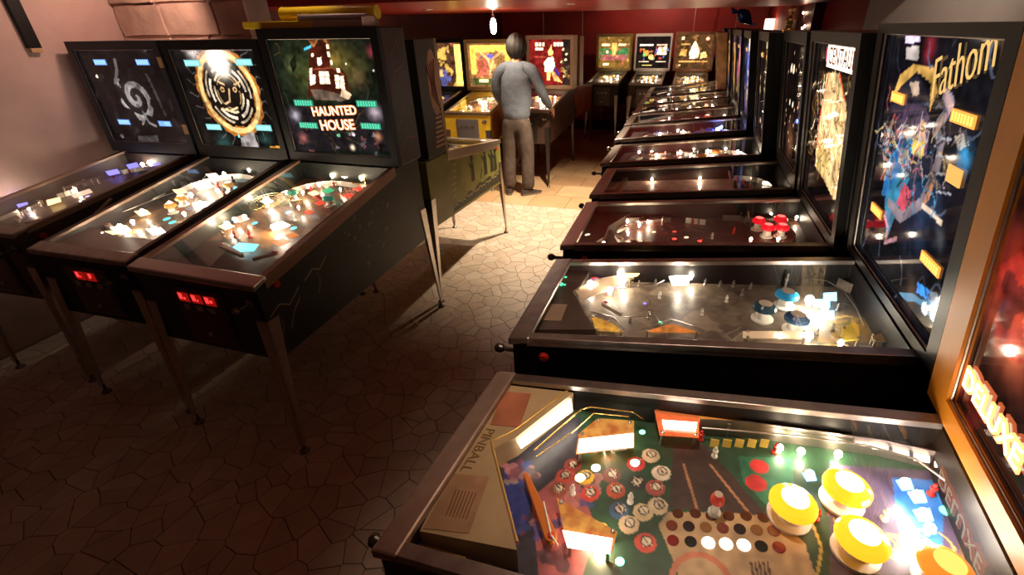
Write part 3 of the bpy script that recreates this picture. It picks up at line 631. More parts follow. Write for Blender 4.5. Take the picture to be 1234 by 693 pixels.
R2.plastic([(748, 327), (775, 326), (768, 333), (752, 336)], HOTY, h=.036, posts=False); R2.plastic([(806, 334), (832, 330), (830, 344), (810, 344)], HOT, h=.03, posts=False)
R2.plastic([(712, 381), (736, 389), (752, 401), (718, 399)], mat('yellow_pr', (.8, .5, .06), .2, emit=(1, .6, .1), es=.25, noise=(40, .6, (.3, .05, .02))), h=.03); R2.plastic([(775, 401), (808, 391), (845, 402)], mat('orange_pr', (.8, .25, .04), .2, emit=(1, .35, .1), es=.25, noise=(40, .6, (.15, .1, .02))), h=.03)
R2.guide([(712, 380), (740, 388), (752, 402)], .034, wire=.002); R2.guide([(773, 402), (808, 390), (848, 403)], .034, wire=.002)
R2.insert((796, 389), .007, (.2, 1, .5), 3); R2.insert((777, 366), .006, (.2, .15, 1), 3)
R2.bumper((949, 354), .036, (.02, .22, .42), .25, None); R2.bumper((922, 369), .036, (.02, .06, .09), .02); R2.bumper((961, 382), .036, (.02, .06, .13), .03)
m_ = mat('chrome_ball', (.9, .9, .9), .05, 1)
for p in ((948, 339),): R2.post(p, CHROME, .06, .006)
for p, q in (((990, 366), 10), ((996, 380), 9), ((1000, 358), 8)): R2.plastic([(p[0]-q, p[1]-4), (p[0]+q, p[1]-5), (p[0]+q, p[1]+5), (p[0]-q, p[1]+4)], glow('hot_cyan', (.25, .65, 1), 4), h=.03, posts=False)
R2.guide([(905, 330), (967, 331), (1000, 336), (1027, 349), (1045, 366), (1060, 388)], .035, th=.004, m_=STEEL); R2.guide([(960, 338), (995, 343), (1015, 355), (1030, 376), (1040, 398)], .03, wire=.002)
R2.guide([(1040, 324), (1062, 352), (1098, 412)], .05, th=.004)
R2.plastic([(895, 400), (975, 400), (975, 410), (895, 408)], mat('clear_lane', (.6, .45, .3), .15, emit=(1, .7, .4), es=.25), h=.03); R2.plastic([(1015, 395), (1034, 388), (1036, 410), (1012, 412)], mat('yellow_flat', (.75, .55, .1), .2), h=.026); R2.plastic([(1050, 404), (1078, 400), (1090, 412), (1052, 412)], mat('cream_flat', (.6, .45, .25), .2), h=.03)
R2.plastic([(965, 329), (1010, 328), (1018, 334), (972, 335)], mat('orange_pr'), h=.025, posts=False)
for p in ((770, 342), (790, 340), (850, 340), (868, 342), (884, 342), (905, 345), (876, 360), (895, 352), (846, 376), (1010, 370), (1004, 395), (985, 400), (760, 385), (782, 380), (795, 356)): R2.post(p, CHROME if p[0] % 3 else WHITE, .026, .005)
R2.guide([(745, 352), (790, 347), (800, 342)], .03, wire=.002); R2.guide([(752, 386), (790, 384), (795, 394)], .025, wire=.0018)
R2.targets((845, 334), (905, 334), 4, mat('clear_target', (.5, .45, .4), .2))
def paint(c):
    c.soft((1090, 150), .1, (.05, .03, .08)); c.soft((1110, 240), .12, (.01, .04, .1))
    c.poly([(1085, 90), (1100, 78), (1125, 80), (1130, 110), (1120, 135), (1122, 100), (1105, 86), (1085, 105), (1072, 125)], (.75, .42, .1)); c.poly([(1090, 100), (1105, 92), (1116, 105), (1118, 125), (1108, 140), (1096, 130)], (.03, .03, .05)); c.poly([(1096, 100), (1107, 98), (1108, 114), (1100, 116)], (.6, .42, .3))
    c.poly([(1092, 125), (1112, 125), (1122, 145), (1116, 190), (1095, 175), (1086, 150)], (.12, .07, .14)); c.poly([(1110, 140), (1116, 150), (1113, 190), (1106, 180)], (.8, .42, .18))
    for k, (col) in enumerate(((.55, .12, .1), (.6, .5, .55), (.1, .35, .45), (.7, .35, .3))): c.line([(1078-k*2, 140+k*6), (1066, 165+k*8), (1072+k*4, 190+k*7), (1062+k*4, 215)], .012, col)
    c.poly([(1088, 160), (1100, 165), (1095, 210), (1080, 240), (1062, 235), (1070, 200)], (.03, .2, .5)); c.poly([(1100, 165), (1114, 172), (1110, 192), (1098, 185)], (.8, .6, .08)); c.poly([(1086, 178), (1095, 182), (1090, 200), (1082, 196)], (.5, .45, .4))
    c.poly([(1066, 240), (1075, 225), (1090, 190), (1096, 215), (1078, 262), (1068, 290)], (.04, .25, .4)); c.line([(1140, 115), (1146, 125), (1138, 140), (1128, 155), (1134, 175), (1128, 205), (1110, 245), (1085, 262), (1072, 245)], .03, (.3, .24, .27)); c.line([(1140, 115), (1147, 128), (1136, 145), (1126, 158)], .016, (.5, .3, .3))
    c.poly([(1090, 220), (1100, 235), (1088, 256), (1080, 245)], (.6, .08, .12)); c.poly([(1118, 225), (1128, 215), (1120, 240), (1112, 248)], (.7, .32, .15)); c.line([(1112, 248), (1128, 262), (1134, 268)], .014, (.8, .6, .45)); c.line([(1066, 260), (1070, 275), (1066, 292), (1080, 288)], .012, (.7, .35, .4))
    for k in range(16): c.line([(1066+k*3, 150+6*(k % 7)), (1072+k*3, 158+6*(k % 5))], .005, [(.7, .6, .6), (.1, .5, .7), (.6, .2, .1), (.75, .6, .2)][k % 4])
    c.poly([(1150, 165), (1163, 160), (1168, 175), (1155, 182)], (.5, .42, .3)); c.soft((1162, 190), .03, (.02, .3, .6)); c.poly([(1091, 43), (1109, 42), (1109, 51), (1091, 52)], (1.2, .9, 1.4)); c.poly([(1092, 56), (1108, 56), (1107, 72), (1092, 72)], (.7, .6, .55)); c.soft((1120, 58), .03, (.4, .01, .02))
    c.poly([(1106, 340), (1120, 350), (1118, 362), (1104, 352)], (.05, .4, 1.2)); c.disc((1114, 372), .016, (1.2, 1.3, 1.5)); c.disc((1124, 380), .014, (1.2, 1.4, 1.6)); c.poly([(1120, 352), (1130, 352), (1130, 375), (1118, 362)], (.3, .35, .45))
    def near(px0, px1, py0, py1):
        a, b = c._m((px0, py0)), c._m((px1, py1)); return (min(a[0], b[0]), max(a[0], b[0]), min(a[1], b[1]), max(a[1], b[1]))
    c.scribble(60, [(.03, .03, .05), (.6, .5, .5), (.08, .35, .6), (.5, .1, .12), (.02, .02, .03), (.7, .5, .2)], .07, .005, box=near(1066, 1118, 130, 250))
    c.scribble(40, [(.06, .05, .06), (.55, .42, .4), (.2, .15, .18)], .05, .005, box=near(1098, 1140, 130, 255)); c.scribble(25, [(.1, .12, .18), (.04, .04, .06)], .08, .006)
    for k in range(4): c.line([(1128, 165+22*k), (1146, 168+22*k)], .004, (.5, .5, .55))
    c.soft((1132, 288), .025, (.12, .13, .14)); c.soft((1098, 355), .05, (.1, .05, .02))
R2.backglass(.0045, (.012, .012, .018), paint)
AMB = (1, .38, .06)
for p, wd in (((1083, 118), .1), ((1162, 143), .11), ((1057, 254), .1), ((1122, 318), .11)): R2.score(p, wd*.9, .026, AMB, 4.5, '0000000', back=glow('amber_panel', (1, .33, .05), 1.6))
u, z = R2.bg(1152, 212); m = MB(); m.prism([R2.Q(u-.03, z-.018, .012), R2.Q(u+.03, z-.018, .012), R2.Q(u+.03, z+.018, .012), R2.Q(u-.03, z+.018, .012)], (0, -.003, 0)); m.build('score_display', glow('amber_dim', (1, .45, .1), 1.2), R2.bgo)
u, z = R2.bg(1160, 80); R2.title('Fathom', .125, (u, z+.0), mat('gold_letter', (.5, .33, .1), .3, emit=(1, .62, .2), es=.85), ang=.36, shear=.25, pixel=False, sx=.66, off=-.002)
# R3
R3 = Machine('third pinball machine from the camera, dark playfield with red lit bumpers', -.472, 2.115, -89.2, W=.585, zf=.955, zb=1.062, zt=1.775, bw=.70, lean=.1, VB=1.04, group=GR, stile=.045, top=.04, bot=.04, bar=mat('bright_bar', (.6, .55, .53), .3, 1))
def paint(c):
    c.blots(70, [(.06, .012, .01), (.1, .02, .015), (.03, .01, .01), (.12, .05, .03)], .02, .06, .8); c.scribble(40, [(.3, .04, .03), (.2, .14, .1), (.35, .3, .2)], .08, .004); c.scribble(30, [(.45, .05, .03)], .05, .006, box=(-.2, .2, .4, .6))
    c.poly([(716, 248), (730, 248), (718, 288), (700, 288)], (.3, .28, .27))  # pale patch paints in glare at the apron
R3.playfield(.006, (.06, .018, .014), paint)
R3.furnish([(-.1, .3, .3), (.15, .16, .5)], nb=0, nins=12, inscols=((.9, .05, .03), (.7, .5, .3)), plast=((.12, .02, .02), (.1, .03, .03)), seed=3, apm=DKAP)
for p in ((915, 265), (926, 273), (943, 273), (941, 263)): R3.bumper(p, .03, (.8, .01, .02), .9, (1, .12, .1), hot=3)
for p in ((757, 281), (756, 266), (929, 258), (938, 288), (905, 288), (960, 262)): R3.bulb(p, .006, BULB, .03)
def paint(c):
    c.poly([(996, 88), (1012, 88), (1018, 120), (1022, 150), (1024, 195), (1018, 240), (1004, 240), (992, 215), (984, 190), (986, 160), (992, 120)], (1.1, .7, .3)); c.poly([(986, 170), (994, 165), (998, 200), (992, 215), (982, 200)], (.9, .6, .2))
    keep = c.map; u0, z0 = c._m((984, 90)); u1, z1 = c._m((1022, 240))
    c.scribble(130, [(.12, .05, .02), (.4, .18, .04), (2.0, 1.6, .9), (.9, .6, .3)], .08, .006, box=(min(u0, u1), max(u0, u1), min(z0, z1), max(z0, z1)))
    c.line([(999, 90), (990, 130), (984, 170)], .01, (1, .06, .02)); c.line([(1012, 90), (1018, 120)], .01, (.9, .05, .02))
R3.backglass(.006, (.014, .01, .01), paint)
u, z = R3.bg(1016, 71)
m = MB(); m.prism([R3.Q(u-.2, z-.038, .012), R3.Q(u+.2, z-.038, .012), R3.Q(u+.2, z+.038, .012), R3.Q(u-.2, z+.038, .012)], (0, -.003, 0)); m.build('title_panel', glow('title_white', (1, .78, .6), 2.8), R3.bgo)
R3.title('CENTAUR', .085, (u, z), mat('title_dark_red', (.25, .01, .01), .4), pixel=False, sx=.92)
m = MB(); m.prism([R3.Q(u-.215, z-.02, .012), R3.Q(u-.2, z-.02, .012), R3.Q(u-.2, z+.03, .012), R3.Q(u-.215, z+.03, .012)], (0, -.003, 0)); m.build('red_lamp', lit((1, .03, .1), 3), R3.bgo)
# R4
R4 = Machine('fourth pinball machine from the camera, pale playfield, dark backglass', -.485, 2.845, -90.2, W=.575, zf=.95, zb=1.065, zt=1.77, bw=.67, lean=.1, VB=1.04, group=GR)
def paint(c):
    c.poly([(736, 197), (882, 197), (885, 229), (722, 229)], (.6, .42, .33)); c.scribble(25, [(.42, .3, .22), (.28, .18, .13)], .12, .004, box=(-.25, .25, .1, .7)); c.poly([(735, 206), (750, 206), (742, 214), (730, 214)], (.45, .36, .3)); c.disc((734, 224), .03, (.45, .36, .3))  # pale patch painted over the front part of the playfield
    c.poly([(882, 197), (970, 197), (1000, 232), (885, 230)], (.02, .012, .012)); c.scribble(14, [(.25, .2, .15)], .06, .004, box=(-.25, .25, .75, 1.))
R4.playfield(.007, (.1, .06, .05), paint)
h = R4.W/2-.03; R4.apron([(-h, .1), (h, .1), (h, .12), (-h, .14)], DKAP, .03); R4.arch(v0=.8); R4.guide([(.2, .3), (.2, .7)], .02); R4.bulb((.23, .25), .007); R4.bulb((-.23, .3), .007); R4.bulb((.23, .55), .007); R4.bulb((-.23, .6), .007); R4.bulb((.05, .62), .005); R4.bulb((-.02, .6), .005); R4.bulb((-.2, .9), .005); R4.bulb((-.1, .96), .005)  # the bulbs along both edges are added to light the pale playfield
for k in range(6): R4.post((-.22+.085*k, .82+.03*(k % 3)), REDP)
m = MB(); m.tube([R4.P(.27, .77, .05), R4.P(-.26, .77, .05)], .006, 8); m.build('glass_reflection', mat('reflection_pink', (.6, .25, .2), .3), R4.pfo)  # pink tube stands in for a neon reflection in the glass
def paint(c):
    for k in range(26): c.disc((rng.uniform(.1, .9), rng.uniform(.1, .95)), .006, (1.2, .7, .4))
    c.disc((.3, .78), .02, (2, 1.6, 1.2)); c.disc((.42, .78), .02, (2, 1.6, 1.2)); c.disc((.35, .5), .014, (1.5, 1.3, 1)); c.disc((.5, .5), .014, (1.5, 1.3, 1)); c.soft((.5, .2), .1, (.2, .08, .03))
R4.backglass(.012, (.015, .008, .007), paint, False)
# R5..R11: rows of lit playfields seen at a low angle
SPEC = [
 (3.60, -.555, -91, .60, 'fifth pinball machine from the camera in right row, dark field with warm dots of light', (.03, .022, .024), [(.1, .2, 1), (.1, .3, .6), (.0, .35, .6), (.15, .45, .4), (.05, .52, .7), (-.05, .6, .6), (.12, .62, .5), (.05, .72, .8), (-.1, .75, .7), (.1, .85, .6), (.0, .93, .9), (.15, .95, .7)], (.8, .25, .05), BLACK, (.3, .1, .05)),
 (4.42, -.585, -90, .60, 'sixth pinball machine from the camera in right row, navy field with one blue light', (.02, .022, .04), [(.0, .35, .4), (.1, .5, .6), (.05, .55, .5), (-.1, .93, .7)], (.1, .2, .9), BLACK, (.1, .15, .5)),
 (5.13, -.60, -90, .58, 'seventh pinball machine from the camera in right row, dull red playfield', (.22, .035, .03), [(.1, .4, .4), (-.05, .6, .4), (.1, .8, .5), (.05, .95, .7)], (.7, .1, .05), BLACK, (.7, .1, .3)),
 (5.80, -.60, -90, .58, 'eighth pinball machine from the camera in right row, orange and yellow lit field', (.3, .12, .04), [(.1, .3, .8), (.05, .45, .9), (.1, .6, 1), (0, .7, .8), (.1, .85, .8)], (1, .5, .05), BLACK, (.9, .4, .1)),
 (6.47, -.62, -90, .58, 'ninth pinball machine from the camera in right row, warm white lights over the field', (.3, .2, .12), [(.1, .25, 1), (.0, .4, .9), (.1, .55, 1), (.1, .7, 1), (0, .8, .9), (.1, .92, 1)], (1, .6, .2), BLACK, (.8, .3, .1)),
 (7.14, -.62, -90, .58, 'tenth pinball machine in right row, light wood backbox frame, gold lights', (.3, .18, .1), [(.1, .3, 1), (.0, .5, .9), (.1, .65, 1), (.1, .85, 1)], (1, .6, .2), LTWOOD, (.8, .5, .1)),
 (7.82, -.63, -90, .58, 'last pinball machine at the far end of right row, red tinted lights', (.3, .1, .07), [(.1, .3, .9), (.0, .5, .9), (.1, .7, .9), (.1, .9, .9)], (1, .4, .15), BLACK, (.9, .2, .1)),
]
for i, (yy, xx, an, wd, lab, bgc, lights, cap, fr, bgl) in enumerate(SPEC):
    M_ = Machine(lab, xx, yy, an, W=wd-.01, zf=.94, zb=1.06, zt=1.76 if i != 5 else 1.72, bw=.66, lean=.09, VB=1.04 if i != 5 else .93, group=GR, frame=fr, head=fr, stile=.04, rail=STEEL if i else mat('dull_rail', (.3, .24, .2), .35, 1))
    def paint(c):
        c.blots(40, [C(bgc, 1.6), C(bgc, .6), (.2, .12, .06)], .02, .06, .7); c.scribble(25, [(.4, .25, .1), C(cap, .5)], .08, .006)
    M_.playfield(.01, bgc, paint)
    lights = [(-.12-u*1.1, v, k) for u, v, k in lights]
    M_.furnish(lights, nb=3, cap=cap, es=.9 if i not in (0, 1) else .15, nins=8, plast=(C(cap, .6), bgl), seed=20+i, inscols=(cap, (1, .7, .4), (.9, .2, .1)))
    if i == 1:
        for p in ((-.15, .86), (-.1, .84), (-.2, .88)): M_.bulb(p, .012, lit((.15, .25, 1), 40), .04)
    if i == 0: M_.insert((-.15, .4), .016, (1, .1, .06), 6); M_.insert((-.18, .75), .016, (1, .1, .06), 5)
    def paint(c):
        c.blots(30, [C(bgl, .9), C(bgl, .3), (.8, .5, .15), (.1, .08, .3)], .03, .1, .7); c.soft((.5, .6), .12, C(bgl, 1.2)); c.soft((.5, .25), .08, (.5, .3, .1))
    if i == 0:
        def paint(c):
            for k in range(14): c.disc((rng.uniform(.1, .9), rng.uniform(.1, .95)), .008, (1.5, 1, .6))
    M_.backglass(.02, (.02, .012, .012), paint, False)
    for p in ((-.17, 1.62), (.17, 1.62)): M_.score(p, .12, .03, (1, .5, .15), 2, '000000', False)
# ------------------------------------------------------------------ machines on the left, facing the camera
GL = 'pinball machines on the left'
CY = (.25, .85, 1.0)
m1 = Machine('leftmost pinball machine by pink wall, white spiral on dark backglass', -3.502, 1.311, 3, W=.60, zf=.93, zb=1.075, zt=1.77, bw=.74, group=GL, head=mat('navy_black', (.012, .016, .028), .4), frame=mat('navy_black'), rail=mat('tan_rail', (.3, .19, .13), .42, .2), body=mat('dark_brown_side', (.05, .03, .022), .5))
def paint(c):
    c.scribble(40, [(.2, .16, .14), (.12, .1, .09)], .12, .005); c.poly([(100, 195), (180, 190), (150, 215), (60, 235)], (.16, .12, .11), .6)
m1.playfield(.006, (.1, .075, .07), paint)
m1.furnish([(.1, .45, .2), (-.15, .6, .3)], nb=0, nins=6, plast=((.2, .15, .14), (.25, .2, .22)), seed=5, inscols=((1, .8, .6), (.5, .4, .9)))
for p in ((19, 244), (28, 240), (172, 199), (180, 197)): m1.bulb(p, .011, BULBW, .03)
for p, q in (((16, 233), 11), ((28, 248), 8), ((136, 208), 9), ((160, 200), 8), ((186, 197), 8)): m1.plastic([(p[0]-q, p[1]-1), (p[0]+q*.6, p[1]-4), (p[0]+q, p[1]+1), (p[0]-q*.5, p[1]+4)], glow('violet_lit', (.25, .22, 1), 2.2), h=.03, posts=False)
m1.plastic([(56, 242), (72, 238), (74, 243), (58, 248)], HOTY, h=.025, posts=False); m1.plastic([(85, 235), (108, 228), (112, 232), (90, 239)], glow('warm_dim', (1, .7, .5), 1.2), h=.025, posts=False); m1.plastic([(192, 195), (208, 190), (210, 193), (196, 198)], lit((.9, .1, .08), .8), h=.025, posts=False); m1.plastic([(118, 200), (160, 188), (162, 191), (122, 203)], glow('warm_dim'), h=.03, posts=False)
def paint(c):
    c.soft((160, 115), .12, (.03, .02, .018)); cx, cz = c._m((164, 118))
    dx, dz = c.U-cx, (c.V-cz)/1.05; R_ = np.hypot(dx, dz); th = np.arctan2(dz, dx)
    ph = (th+R_*75+.4) % (2*PI); lim = .125+.02*np.sin(th*6); c.put((ph < 3.0) & (R_ < lim) & (R_ > .008), (.3, .27, .255)); c.put((ph < 1.2) & (R_ < lim) & (R_ > .03), (.42, .39, .37))
    c.line([(138, 72), (141, 85), (139, 100)], .022, (.16, .15, .14)); c.line([(145, 105), (141, 95)], .012, (.2, .18, .18)); c.line([(172, 135), (180, 148), (188, 152)], .016, (.24, .22, .22)); c.line([(176, 140), (172, 150)], .012, (.24, .22, .22)); c.disc((147, 164), .014, (.22, .2, .2)); c.disc((117, 92), .01, (1.8, 1.4, 1)); c.disc((174, 60), .012, (.15, .14, .14))
    for k in range(7): c.line([(176+k*3.5, 90+7*k), (180+k*3.2, 96+7*k)], .018, (.07, .055, .05))
    c.blots(16, [(.04, .03, .028), (.03, .026, .03)], .015, .04, .6); c.poly([(166, 164), (190, 163), (192, 172), (168, 172)], (.08, .07, .07))
m1.backglass(.005, (.016, .012, .013), paint)
for p in ((121, 75), (172, 75), (150, 147), (199, 149)): m1.score(p, .1, .034, (.35, .62, 1), 2.6, '000000' if p[0] < 190 else '111000', back=glow('blue_panel', (.18, .4, 1), 1.0))
for p in ((190, 75), (220, 155)):
    u, z = m1.bg(*p); m = MB(); m.box(m1.bw/2-.03, m1.bw/2, m1.VB-.012, m1.VB-.003, z-.03, z+.03); m.build('latch_plate', mat('tan_plate', (.45, .27, .14), .4), m1.frame)
# m2
m2 = Machine('pinball machine with glowing orange ring backglass, between the spiral and house machines', -2.712, 1.282, 1.3, W=.627, zf=.893, zb=1.09, zt=1.77, bw=.70, group=GL, coin=[(-.035, [(-.02, .008, .006, .026), (-.01, .008, .006, .026), (.002, .008, .005, .006)]), (.035, [(-.006, .008, .006, .026), (.003, .014, .005, .02)])], rail=mat('dark_rail', (.14, .085, .06), .42, .5), bar=STEEL)
def paint(c):
    c.poly([(235, 192), (300, 186), (240, 225), (170, 250)], (.02, .04, .1)); c.blots(40, [(.2, .12, .06), (.12, .08, .06), (.3, .2, .1), (.05, .08, .12), (.2, .04, .03)], .015, .05, .8); c.scribble(30, [(.6, .45, .25), (.1, .3, .35)], .08, .005)
m2.playfield(.005, (.09, .065, .05), paint)
ap = m2.apron([(48, 294), (100, 272), (120, 277), (140, 285), (190, 290), (150, 313)], mat('grey_apron', (.3, .22, .2), .3), h=.045)
for p, q in (((146, 276), .016), ((172, 256), .012), ((245, 224), .016), ((242, 247), .014), ((187, 278), .013), ((230, 236), .012), ((258, 218), .01), ((205, 246), .011), ((160, 268), .01), ((270, 210), .01), ((300, 205), .008), ((125, 283), .009), ((262, 230), .01), ((222, 258), .009)): m2.bulb(p, q, BULBW if q > .011 else BULB, .035)
for p, q, mm in (((146, 277), 13, HOT), ((172, 257), 10, HOTY), ((244, 224), 14, HOT), ((243, 247), 11, HOT), ((188, 279), 12, HOT), ((217, 231), 9, HOTY), ((134, 281), 8, HOTY), ((256, 212), 8, HOT), ((205, 248), 7, HOTY)): m2.plastic([(p[0]-q, p[1]-q*.2), (p[0]+q*.5, p[1]-q*.35), (p[0]+q, p[1]+q*.1), (p[0]-q*.3, p[1]+q*.4)], mm, h=.03, posts=False)
for p in ((201, 264), (283, 227), (250, 262), (208, 268)): m2.insert(p, .02, (.1, .8, .75), 1.6)
for p in ((205, 247), (218, 238), (275, 222)): m2.bumper(p, .03, (.6, .3, .08), .7, (1, .8, .5), hot=6)
for p in ((262, 222), (280, 215), (292, 208), (270, 235)): m2.post(p, REDP if p[0] % 4 else BLACK, .04, .008)
m2.arch(v0=.75); m2.flipper((150, 285), (175, 288)); m2.flipper((130, 272), (142, 280)); m2.guide([(110, 270), (180, 235), (215, 218)], .035, m_=mat('blue_rail', (.15, .25, .6), .3, .6)); m2.guide([(120, 276), (170, 250), (200, 236)], .03, wire=.003); m2.guide([(150, 260), (200, 240), (240, 228), (250, 215)], .045, wire=.002)
def paint(c):
    P0 = (276, 112); cx, cz = c._m(P0); asp = 1.12
    dx, dz = c.U-cx, (c.V-cz)/asp; R_ = np.hypot(dx, dz); th = np.arctan2(dz, dx); wob = .012*np.sin(th*9)+.008*np.sin(th*23)
    c.put((np.abs(R_-.205-wob*.5) < .026), (.6, .2, .03)); c.put((np.abs(R_-.2) < .014), (1.2, .8, .3)); c.put(R_ < .175, (.02, .012, .01))
    for rr, wd, col in ((.158, .012, (.8, .6, .4)), (.13, .016, (1.3, 1.05, .8)), (.1, .012, (.9, .7, .45)), (.082, .006, (.6, .35, .15))): c.put((np.abs(R_-rr) < wd/2) & ((np.sin(th*5+rr*40) > -.7)), col)
    for q in ((268, 108), (283, 108)): c.disc(q, .016, (.9, .5, .2)); c.disc(q, .008, (.05, .02, .02))
    c.line([(276, 108), (277, 122), (272, 125)], .012, (.8, .5, .25)); c.line([(268, 131), (277, 134), (286, 130)], .012, (1, .7, .35)); c.line([(262, 98), (270, 102)], .01, (.9, .6, .3)); c.line([(290, 98), (282, 102)], .01, (.9, .6, .3))
    c.soft((262, 72), .075, (3.2, 2.8, 2.3)); c.soft((266, 80), .05, (2, 1.8, 1.4)); c.soft((256, 64), .09, (1.0, .8, .7)); c.soft((232, 62), .05, (.8, .7, .65)); c.poly([(215, 54), (330, 50), (333, 60), (218, 62)], (.25, .18, .17), .6)
    for k in range(26):
        q = 2*PI*k/26; ex, ez = math.cos(q), math.sin(q); keep = c.map; c.map = lambda x, y: (x, y); c.line([(cx+.225*ex, cz+.225*ez*asp), (cx+.25*math.cos(q+.1), cz+.25*math.sin(q+.1)*asp), (cx+.3*ex, cz+.3*ez*asp)], .004, (.16, .13, .11)); c.map = keep
    c.poly([(290, 166), (305, 158), (312, 178), (292, 180)], (.45, .4, .38)); c.poly([(325, 176), (345, 176), (345, 180), (326, 180)], (.9, .4, .05)); c.disc((288, 164), .008, (.3, 1.3, 1.2)); c.soft((270, 172), .06, (.02, .1, .09)); c.soft((320, 168), .05, (.02, .08, .07))
m2.backglass(.0045, (.014, .012, .012), paint)
for p in ((232, 76), (294, 75), (258, 153), (318, 154)): m2.score(p, .115, .036, (.5, 1, 1), 1.9, '8888888', back=glow('cyan_panel', (.25, .75, .75), .9))
# m3
m3 = Machine('pinball machine with haunted house backglass and dark green sides, beside the aisle', -1.943, 1.232, -.6, W=.69, zf=.911, zb=1.115, zt=1.82, bw=.76, group=GL, body=mat('dark_green_side', (.012, .02, .014), .42, noise=(5, .5)), head=mat('brown_black_side', (.035, .014, .011), .45, noise=(4, .5)), rail=mat('copper_rail', (.34, .2, .14), .4, .5, noise=(10, .1)), bar=mat('bright_bar'), coin=[(-.075, [(-.022, .006, .006, .028), (-.011, .006, .006, .028), (.003, .006, .008, .009)]), (0, [(-.022, .006, .006, .028), (-.011, .006, .006, .028), (.003, .006, .006, .007)]), (.075, [(-.022, .006, .006, .028), (-.011, .006, .006, .028), (.003, .01, .012, .012)])], door=mat('rust_door', (.09, .03, .022), .42, .4), stile=.045, top=.05, bot=.05, railh=.055)
def paint(c):
    c.blots(60, [(.2, .08, .03), (.08, .1, .04), (.3, .15, .06), (.15, .03, .02), (.04, .06, .04)], .015, .05, .8); c.scribble(30, [(.6, .4, .2), (.5, .06, .04), (.1, .3, .2)], .08, .005)
    for k, rr in enumerate((.03, .045, .06, .075, .09)): c.ring((322, 243), rr, .006, (.5, .33, .16) if k % 2 else (.75, .55, .3))
    c.poly([(235, 293), (300, 285), (330, 310), (300, 340), (165, 312)], (.03, .035, .018)); c.line([(228, 318), (250, 312), (245, 325)], .006, (.25, .18, .06)); c.poly([(300, 270), (330, 282), (325, 300), (290, 290)], (.35, .16, .05), .8); c.poly([(395, 195), (480, 195), (460, 215), (390, 215)], (.1, .35, .3))
m3.playfield(.0045, (.13, .07, .04), paint)
h = m3.W/2-.03
ap = m3.apron([(-h, .1), (h, .1), (h, .13), (.1, .2), (-.1, .2), (-h, .13)], mat('dark_green_apron', (.02, .024, .014), .3), h=.03)
for p, q in (((322, 243), .016), ((274, 272), .014), ((283, 265), .01), ((335, 273), .013), ((417, 209), .015), ((452, 208), .013), ((400, 212), .01), ((330, 275), .012), ((295, 262), .01), ((435, 215), .01), ((365, 232), .008), ((384, 222), .008), ((360, 250), .007), ((345, 232), .007), ((465, 205), .009), ((410, 228), .006)): m3.bulb(p, q, BULBW if q > .011 else BULB, .035)
for p, q, mm in (((322, 243), 8, HOT), ((273, 273), 10, HOTY), ((338, 272), 12, HOT), ((417, 208), 16, HOT), ((452, 207), 12, HOT), ((290, 264), 11, glow('hot_pink', (1, .35, .25), 2)), ((338, 292), 12, glow('orange_lit', (1, .28, .05), .8)), ((352, 284), 9, glow('orange_lit')), ((420, 236), 8, lit((1, .08, .04), 1)), ((432, 228), 8, lit((1, .08, .04), 1)), ((385, 245), 7, lit((1, .08, .04), 1)), ((372, 256), 7, lit((1, .08, .04), 1)), ((395, 230), 8, lit((.05, .7, .25), .9)), ((398, 240), 6, lit((.05, .7, .25), .5)), ((378, 233), 7, HOTY), ((358, 228), 6, HOTY)): m3.plastic([(p[0]-q, p[1]), (p[0]+q*.2, p[1]-q*.4), (p[0]+q, p[1]), (p[0]-q*.1, p[1]+q*.45)], mm, h=.03, posts=False)
for p in ((258, 267), (307, 269), (341, 216), (354, 275), (348, 256)): m3.insert(p, .016, (.1, .65, .8), 2.2)
m3.plastic([(278, 300), (288, 293), (312, 295), (306, 303), (284, 304)], glow('cyan_lit', (.15, .75, .9), 1.8), h=.02, posts=False)
for k, rr in enumerate((.055, .075, .095)):
    u, v = m3.pf(322, 243, .03+.01*k); m3.guide([(u+rr*math.cos(q), v+rr*math.sin(q)) for q in np.linspace(.3, 5.6, 20)], .03+.012*k, wire=.002, m_=GOLD)
m3.flipper((268, 296), (292, 308)); m3.flipper((330, 305), (306, 312)); m3.flipper((380, 236), (392, 244), REDP); m3.arch(v0=.75); m3.guide([(240, 290), (290, 255), (335, 225), (365, 208)], .035); m3.guide([(345, 308), (400, 262), (440, 228)], .035, m_=mat('red_rail', (.5, .05, .03), .3)); m3.guide([(250, 275), (300, 240), (340, 222)], .045, wire=.002)
for p in ((350, 240), (362, 242), (375, 228), (388, 226), (402, 222), (425, 222), (440, 218), (412, 245), (355, 262), (300, 282), (282, 282), (268, 282)): m3.post(p, [REDP, WHITE, GOLD][p[0] % 3], .035, .007)
for p in ((352, 231), (395, 238)): m3.bumper(p, .03, (.05, .3, .2), .3, None)
